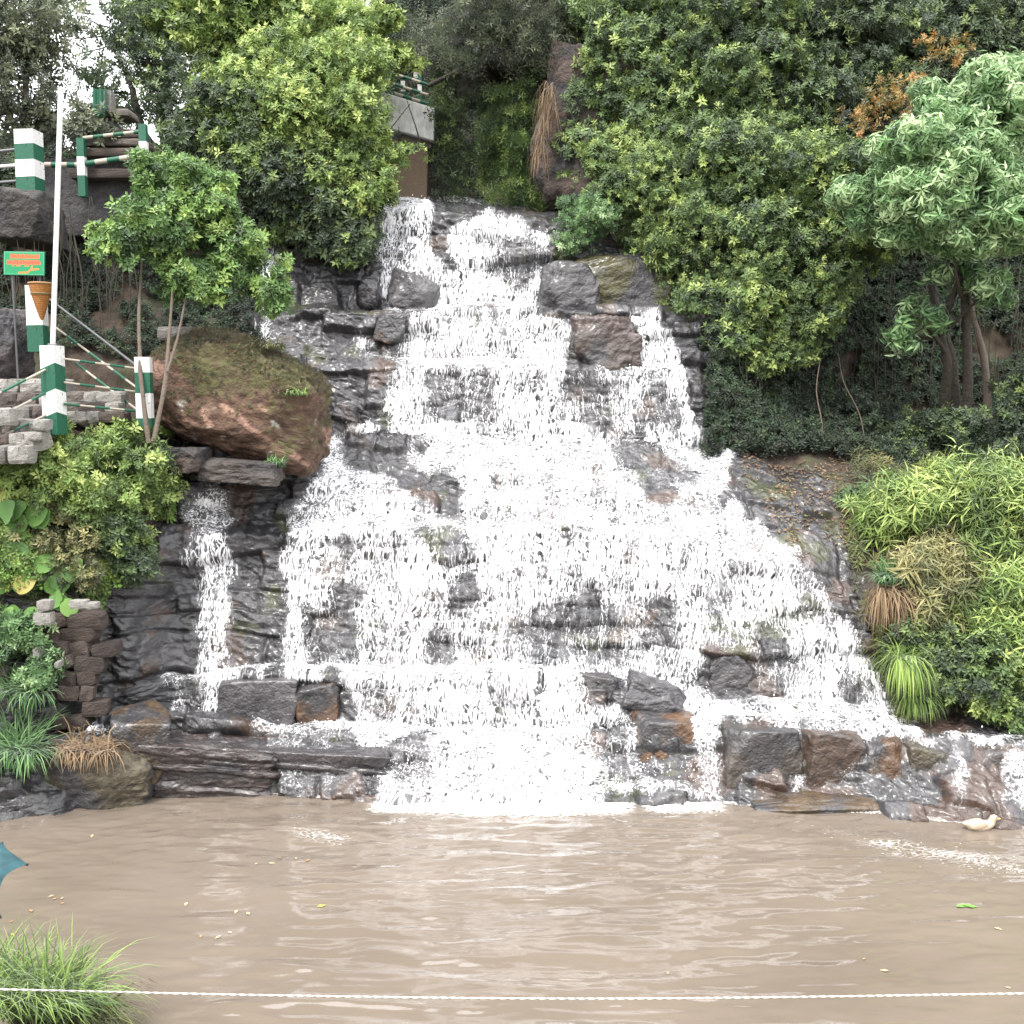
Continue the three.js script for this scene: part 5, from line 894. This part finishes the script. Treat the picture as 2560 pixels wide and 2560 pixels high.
{ // upper walkway with its posts
  const walk = thing('upper_walkway', 'flight of grey stone steps on the upper path behind the leaves', 'steps');
  const face = shadow(new THREE.Mesh(rockGeometry(61, 160 * perPx(-5.9), 95 * perPx(-5.9), 0.5, { power: 8, rough: 0.06, detail: 40, tint: [0.16, 0.15, 0.15] }), dryRock)); face.name = 'retaining_face'; face.position.copy(W(270, 510, -5.95)); walk.add(face);
  const shapes = [6, 7, 8].map((s) => stoneGeometry(s, 1, 1, 1, 0.12));
  [[258, 302, 56, 20], [272, 320, 54, 14], [302, 290, 66, 16], [296, 342, 140, 20], [300, 364, 150, 16], [295, 388, 160, 18], [280, 440, 190, 22]].forEach(([px, py, w, h], k) => { const z = -5.75 + k * 0.06, s = mesh('step_stone', shapes[k % 3], stoneTones[[3, 3, 1, 2, 1, 0, 2][k]], walk); s.position.copy(W(px, py, z)); s.scale.set(w * perPx(z), h * perPx(z), 0.6); });
  const rail = thing('walkway_railing', 'green and white railing along the upper walkway', 'railing');
  stripedPost(rail, W(208, 492, -4.9), 0.14, 1.05, [[1, 0.36], [0, 0.32], [1, 0.32]], 0);
  stripedPost(rail, W(361, 420, -4.9), 0.14, 0.78, [[1, 0.38], [0, 0.22], [1, 0.4]], 0);
  stripedRail(rail, W(110, 412, -4.9), W(208, 412, -4.9), 0.05, 5, 1); stripedRail(rail, W(208, 410, -4.9), W(361, 388, -4.9), 0.05, 5, 0); stripedRail(rail, W(208, 345, -4.95), W(361, 328, -4.95), 0.035, 6, 1);
  const corner = thing('walkway_post', 'thick square striped post at the corner of the upper walkway', 'post');
  stripedPost(corner, W(78, 492, -4.3), 0.36, 1.15, [[1, 0.28], [0, 0.26], [1, 0.24], [0, 0.22]], 0.02, -0.1);
  const plinth = mesh('plinth', rockGeometry(67, 75 * perPx(-4.4), 60 * perPx(-4.4), 0.6, { power: 8, rough: 0.08, tint: [0.13, 0.115, 0.105] }), dryRock, corner); plinth.position.copy(W(62, 548, -4.5));
  const arms = thing('corner_railing', 'thin rails running from the thick corner post out of view', 'railing');
  for (const [y0, y1] of [[372, 386], [412, 422], [452, 462]]) mesh('rail', rod(W(55, y0, -4.2), W(-70, y1, -4.0), 0.03), y0 === 412 ? WHITE : IRON, arms);
  const cloth = thing('green_sheet', 'green cloth sheet hung beside a pale stone on the upper path', 'cloth');
  mesh('sheet', grid(14, 18, (i, j) => { const p = W(232 + 35 * i / 13, 222 + 68 * j / 17 - (j === 17 ? 4 * Math.sin(i) : 0), -5.2); return [p.x, p.y, p.z + 0.03 * Math.sin(i * 1.1)]; }), GREEN, cloth);
  mesh('prop_stone', stoneGeometry(12, 0.16, 0.42, 0.25, 0.2).translate(...W(274, 256, -5.35).toArray()), stoneTones[3], cloth);
}
{ // concrete bridge over the head of the falls
  const t = thing('footbridge', 'grey concrete footbridge beam with green and white rail above the falls', 'bridge'), z = -10.2;
  const conc = noiseTexture(256, (u, v) => { const k = 0.78 + 0.09 * n2(u * 6, v * 6) + 0.06 * n2(u * 30, v * 4) + 0.05 * n2(u * 60, v * 60); return [k, k, k * 0.985]; }, true);
  const shp = (pts) => { const s = new THREE.Shape(); const q = pts.map(([a, b]) => W(a, b, z)); s.moveTo(q[0].x, q[0].y); for (const p of q.slice(1)) s.lineTo(p.x, p.y); return s; };
  mesh('beam', new THREE.ExtrudeGeometry(shp([[760, 170], [1085, 272], [1083, 350], [985, 322], [760, 250]]), { depth: 1.6, bevelSize: 0.015, bevelThickness: 0.015, bevelSegments: 1 }).translate(0, 0, z - 1.6), standard(0xffffff, 0.85, { map: conc }), t);
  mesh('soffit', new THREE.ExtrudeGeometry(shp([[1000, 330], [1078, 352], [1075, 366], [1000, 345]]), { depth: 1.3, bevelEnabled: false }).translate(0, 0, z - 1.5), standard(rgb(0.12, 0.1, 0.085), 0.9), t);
  mesh('pier', new THREE.ExtrudeGeometry(shp([[975, 340], [1066, 362], [1062, 505], [972, 505]]), { depth: 1.1, bevelSize: 0.02, bevelThickness: 0.02, bevelSegments: 1 }).translate(0, 0, z - 1.4), standard(rgb(0.17, 0.125, 0.085), 0.9, { bumpMap: GRAIN, bumpScale: 0.03 }), t);
  for (const [px, py, h] of [[968, 240, 62], [1008, 252, 70], [1050, 262, 72], [900, 215, 62]]) { const f = W(px, py, z - 0.1); stripedPost(t, f, 0.1, h * perPx(z), [[1, 0.3], [0, 0.35], [1, 0.35]], 0); }
  for (const [dy, s] of [[-8, 0], [-30, 1], [-56, 0]]) stripedRail(t, W(880, 208 + dy, z - 0.05), W(1072, 268 + dy, z - 0.05), 0.035, 9, s);
  for (const [px, py] of [[1028, 172], [1056, 178], [1040, 188]]) mesh('white_block', new RoundedBoxGeometry(0.11, 0.13, 0.1, 1, 0.01).translate(...W(px, py, z - 0.9).toArray()), WHITE, t);
}

// ---------------------------------------------------------------- at the pool
{ // the rope across the foreground: two strands laid round each other
  const a = W(-1400, 2448, 8.6), b = W(1500, 2497, 8.9), c = W(4000, 2464, 8.6), curve = new THREE.CatmullRomCurve3([a, W(-120, 2471, 8.7), W(700, 2489, 8.8), b, W(2700, 2482, 8.7), c]);
  const list = [0, 1].map((s) => { const pts = []; for (let k = 0; k <= 800; k++) { const p = curve.getPointAt(k / 800), t = k * 0.9 + s * Math.PI; pts.push(new THREE.Vector3(p.x, p.y + 0.0035 * Math.sin(t), p.z + 0.0035 * Math.cos(t))); } const g = new THREE.TubeGeometry(new THREE.CatmullRomCurve3(pts), 1600, 0.0048, 6); return g; });
  thing('rope', 'pale twisted rope stretched across the near side of the pool', 'rope', null, shadow(new THREE.Mesh(merged(list), standard(rgb(0.45, 0.42, 0.39), 0.85))));
}
{ // umbrella: only one corner reaches the picture
  const t = thing('umbrella', 'teal umbrella poking in at the lower frame edge', 'umbrella'), tip = W(70, 2160, 9.6), R = 0.52, c = tip.clone().add(new THREE.Vector3(-R * 0.935, -0.01, R * 0.385));
  const inner = new THREE.Group(); inner.name = 'frame'; t.add(inner);
  t.position.copy(c); t.rotation.set(0.06, 0.39, 0.0);
  const at = (a, q) => { const w = Math.abs(Math.sin(a * 4)), scallop = 1 - 0.14 * q * q * w; return new THREE.Vector3(Math.cos(a) * R * Math.sin(q * 1.15) / Math.sin(1.15) * scallop, 0.13 * (Math.cos(q * 1.25) - Math.cos(1.25)) / (1 - Math.cos(1.25)) + 0.03 * q * q * w, Math.sin(a) * R * Math.sin(q * 1.15) / Math.sin(1.15) * scallop); };
  mesh('canopy', grid(97, 14, (i, j) => at(i / 96 * Math.PI * 2, j / 13).toArray(), (i, j, x, y, z) => mixc([0.004, 0.035, 0.042], [0.018, 0.08, 0.095], clamp(0.5 + n3(x * 16, y * 16, z * 16) * 0.9, 0, 1))), standard(0xffffff, 0.6, { vertexColors: true }), t);
  for (let k = 0; k < 8; k++) { const a = k / 8 * Math.PI * 2, pts = [0.02, 0.35, 0.7, 1.02].map((q) => at(a, q).add(new THREE.Vector3(0, -0.008, 0))); mesh('rib', tube(pts, 0.004, 0.003, 5), IRON, t); mesh('rib_tip', new THREE.SphereGeometry(0.008, 8, 6).translate(...at(a, 1.01).toArray()), standard(rgb(0.01, 0.02, 0.02), 0.5), t); }
  mesh('shaft', rod(new THREE.Vector3(0, 0.17, 0), new THREE.Vector3(0, -0.55, 0), 0.007), IRON, inner);
  mesh('handle', tube([new THREE.Vector3(0, -0.52, 0), new THREE.Vector3(0, -0.64, 0), new THREE.Vector3(0.04, -0.69, 0), new THREE.Vector3(0.08, -0.64, 0)], 0.013, 0.012, 8), standard(rgb(0.02, 0.02, 0.02), 0.4), inner);
  const s0 = at(Math.PI / 4, 0.98); mesh('strap', tube([s0, s0.clone().add(new THREE.Vector3(0.0, -0.07, 0)), s0.clone().add(new THREE.Vector3(0.02, -0.14, 0))], 0.006, 0.005, 5), standard(rgb(0.03, 0.035, 0.035), 0.7), t);
}
{ // the duck: one body meshed from joined ellipsoids
  const mc = new MarchingCubes(56, standard(rgb(0.4, 0.32, 0.24), 0.8), false, false, 60000), N = 56, sm = (a, b, k) => { const h = clamp(0.5 + 0.5 * (b - a) / k, 0, 1); return lerp(b, a, h) - k * h * (1 - h); };
  const ell = (x, y, z, cx, cy, cz, rx, ry, rz) => { const k = Math.hypot((x - cx) / rx, (y - cy) / ry, (z - cz) / rz); return (k - 1) * Math.min(rx, ry, rz); };
  for (let k = 0; k < N; k++) for (let j = 0; j < N; j++) for (let i = 0; i < N; i++) {
    const x = (i / N * 2 - 1), y = (j / N * 2 - 1), z = (k / N * 2 - 1);
    let d = ell(x, y, z, -0.08, -0.05, 0, 0.6, 0.26, 0.3);
    d = sm(d, ell(x, y, z, -0.66, 0.1, 0, 0.2, 0.09, 0.13), 0.16); d = sm(d, ell(x, y, z, 0.5, 0.12, 0, 0.15, 0.2, 0.13), 0.14); d = sm(d, ell(x, y, z, 0.58, 0.28, 0, 0.17, 0.14, 0.13), 0.08);
    mc.field[i + j * N + k * N * N] = -d;
  }
  mc.isolation = 0; mc.update();
  const n = mc.count ?? mc.geometry.drawRange.count, g = new THREE.BufferGeometry();
  g.setAttribute('position', new THREE.BufferAttribute(mc.positionArray.slice(0, n * 3), 3)); g.setAttribute('normal', new THREE.BufferAttribute(mc.normalArray.slice(0, n * 3), 3));
  const t = thing('duck', 'cream duck swimming beside the grey rock shelf', 'duck'), s = 0.31;
  t.position.copy(onLevel(2452, 2072, 0.0)); t.position.y = 0.06; t.rotation.y = 0.12; t.scale.setScalar(s);
  mesh('body', g, mc.material, t);
  mesh('bill', new THREE.SphereGeometry(1, 12, 8).scale(0.13, 0.035, 0.06).translate(0.78, 0.23, 0), standard(rgb(0.62, 0.4, 0.12), 0.5), t);
  for (const e of [-1, 1]) { mesh('eye', new THREE.SphereGeometry(0.026, 8, 6).translate(0.64, 0.32, e * 0.115), standard(rgb(0.01, 0.01, 0.01), 0.2), t); mesh('wing', new THREE.SphereGeometry(1, 16, 10).scale(0.4, 0.15, 0.06).rotateZ(0.16).translate(-0.2, 0.03, e * 0.265), standard(rgb(0.36, 0.28, 0.2), 0.85), t); }
}
{ // bare branch stuck in the foam
  const t = thing('dead_branch', 'bleached forked branch sticking out of the foam under the single stream', 'branch'), a = W(1838, 2015, 0.4), pale = standard(rgb(0.6, 0.56, 0.52), 0.8);
  mesh('stem', tube([a, W(1862, 1980, 0.4), W(1888, 1948, 0.38)], 0.014, 0.006, 6, 0.2), pale, t);
  mesh('fork', tube([W(1856, 1988, 0.4), W(1852, 1960, 0.42), W(1858, 1935, 0.42)], 0.008, 0.004, 5, 0.2), pale, t);
}
{ // leaves afloat on the pool
  const tones = [[0.28, 0.27, 0.04], [0.12, 0.25, 0.04], [0.26, 0.16, 0.07], [0.34, 0.28, 0.16]].map((c) => standard(rgb(...c), 0.7)), shp = []; leafInto(shp, new THREE.Vector3(-0.5, 0, 0), new THREE.Vector3(1, 0, 0), UP, 1, 0.5, 0.12, 0.08);
  const g = fromTriangles(shp), put = (px, py, len, tone, turn) => { const m = shadow(new THREE.Mesh(g, tones[tone])), p = onLevel(px, py); m.position.set(p.x, ripple(p.x, p.z) + 0.012, p.z); m.scale.setScalar(len); m.rotation.y = turn; return m; };
  thing('floating_leaf', 'yellow green leaf floating left of the reflection of the falls', 'leaf', null, put(804, 2264, 0.13, 0, 0.6));
  const sprigT = thing('floating_sprig', 'fresh green sprig floating on the calm water below the duck', 'leaf'), pp = onLevel(2415, 2268);
  for (const [dx, turn] of [[-0.05, 0.3], [0.06, -0.2], [0.02, -0.7]]) { const m = mesh('leaf', g, tones[1], sprigT); m.position.set(pp.x + dx, ripple(pp.x, pp.z) + 0.015, pp.z); m.scale.setScalar(0.16); m.rotation.y = turn; }
  const r = rng(151);
  for (const [x, y] of [[127, 2241], [137, 2248], [155, 2246], [157, 2260], [77, 2277], [28, 2305], [30, 2338], [465, 2260], [590, 2278], [620, 2284], [575, 2332], [502, 2343], [545, 2345], [230, 2090], [2496, 2324], [2520, 2472], [2160, 2400], [1670, 2435], [2210, 2425], [680, 2160], [740, 2150], [700, 2145], [770, 2155], [640, 2160]]) thing('floating_debris', 'small dead leaf drifting on the brown pool', 'leaf', 'dead leaves adrift on the pool', put(x, y, 0.05 + 0.05 * r(), r() < 0.5 ? 2 : 3, r() * 6));
}
renderer.render(scene, camera);
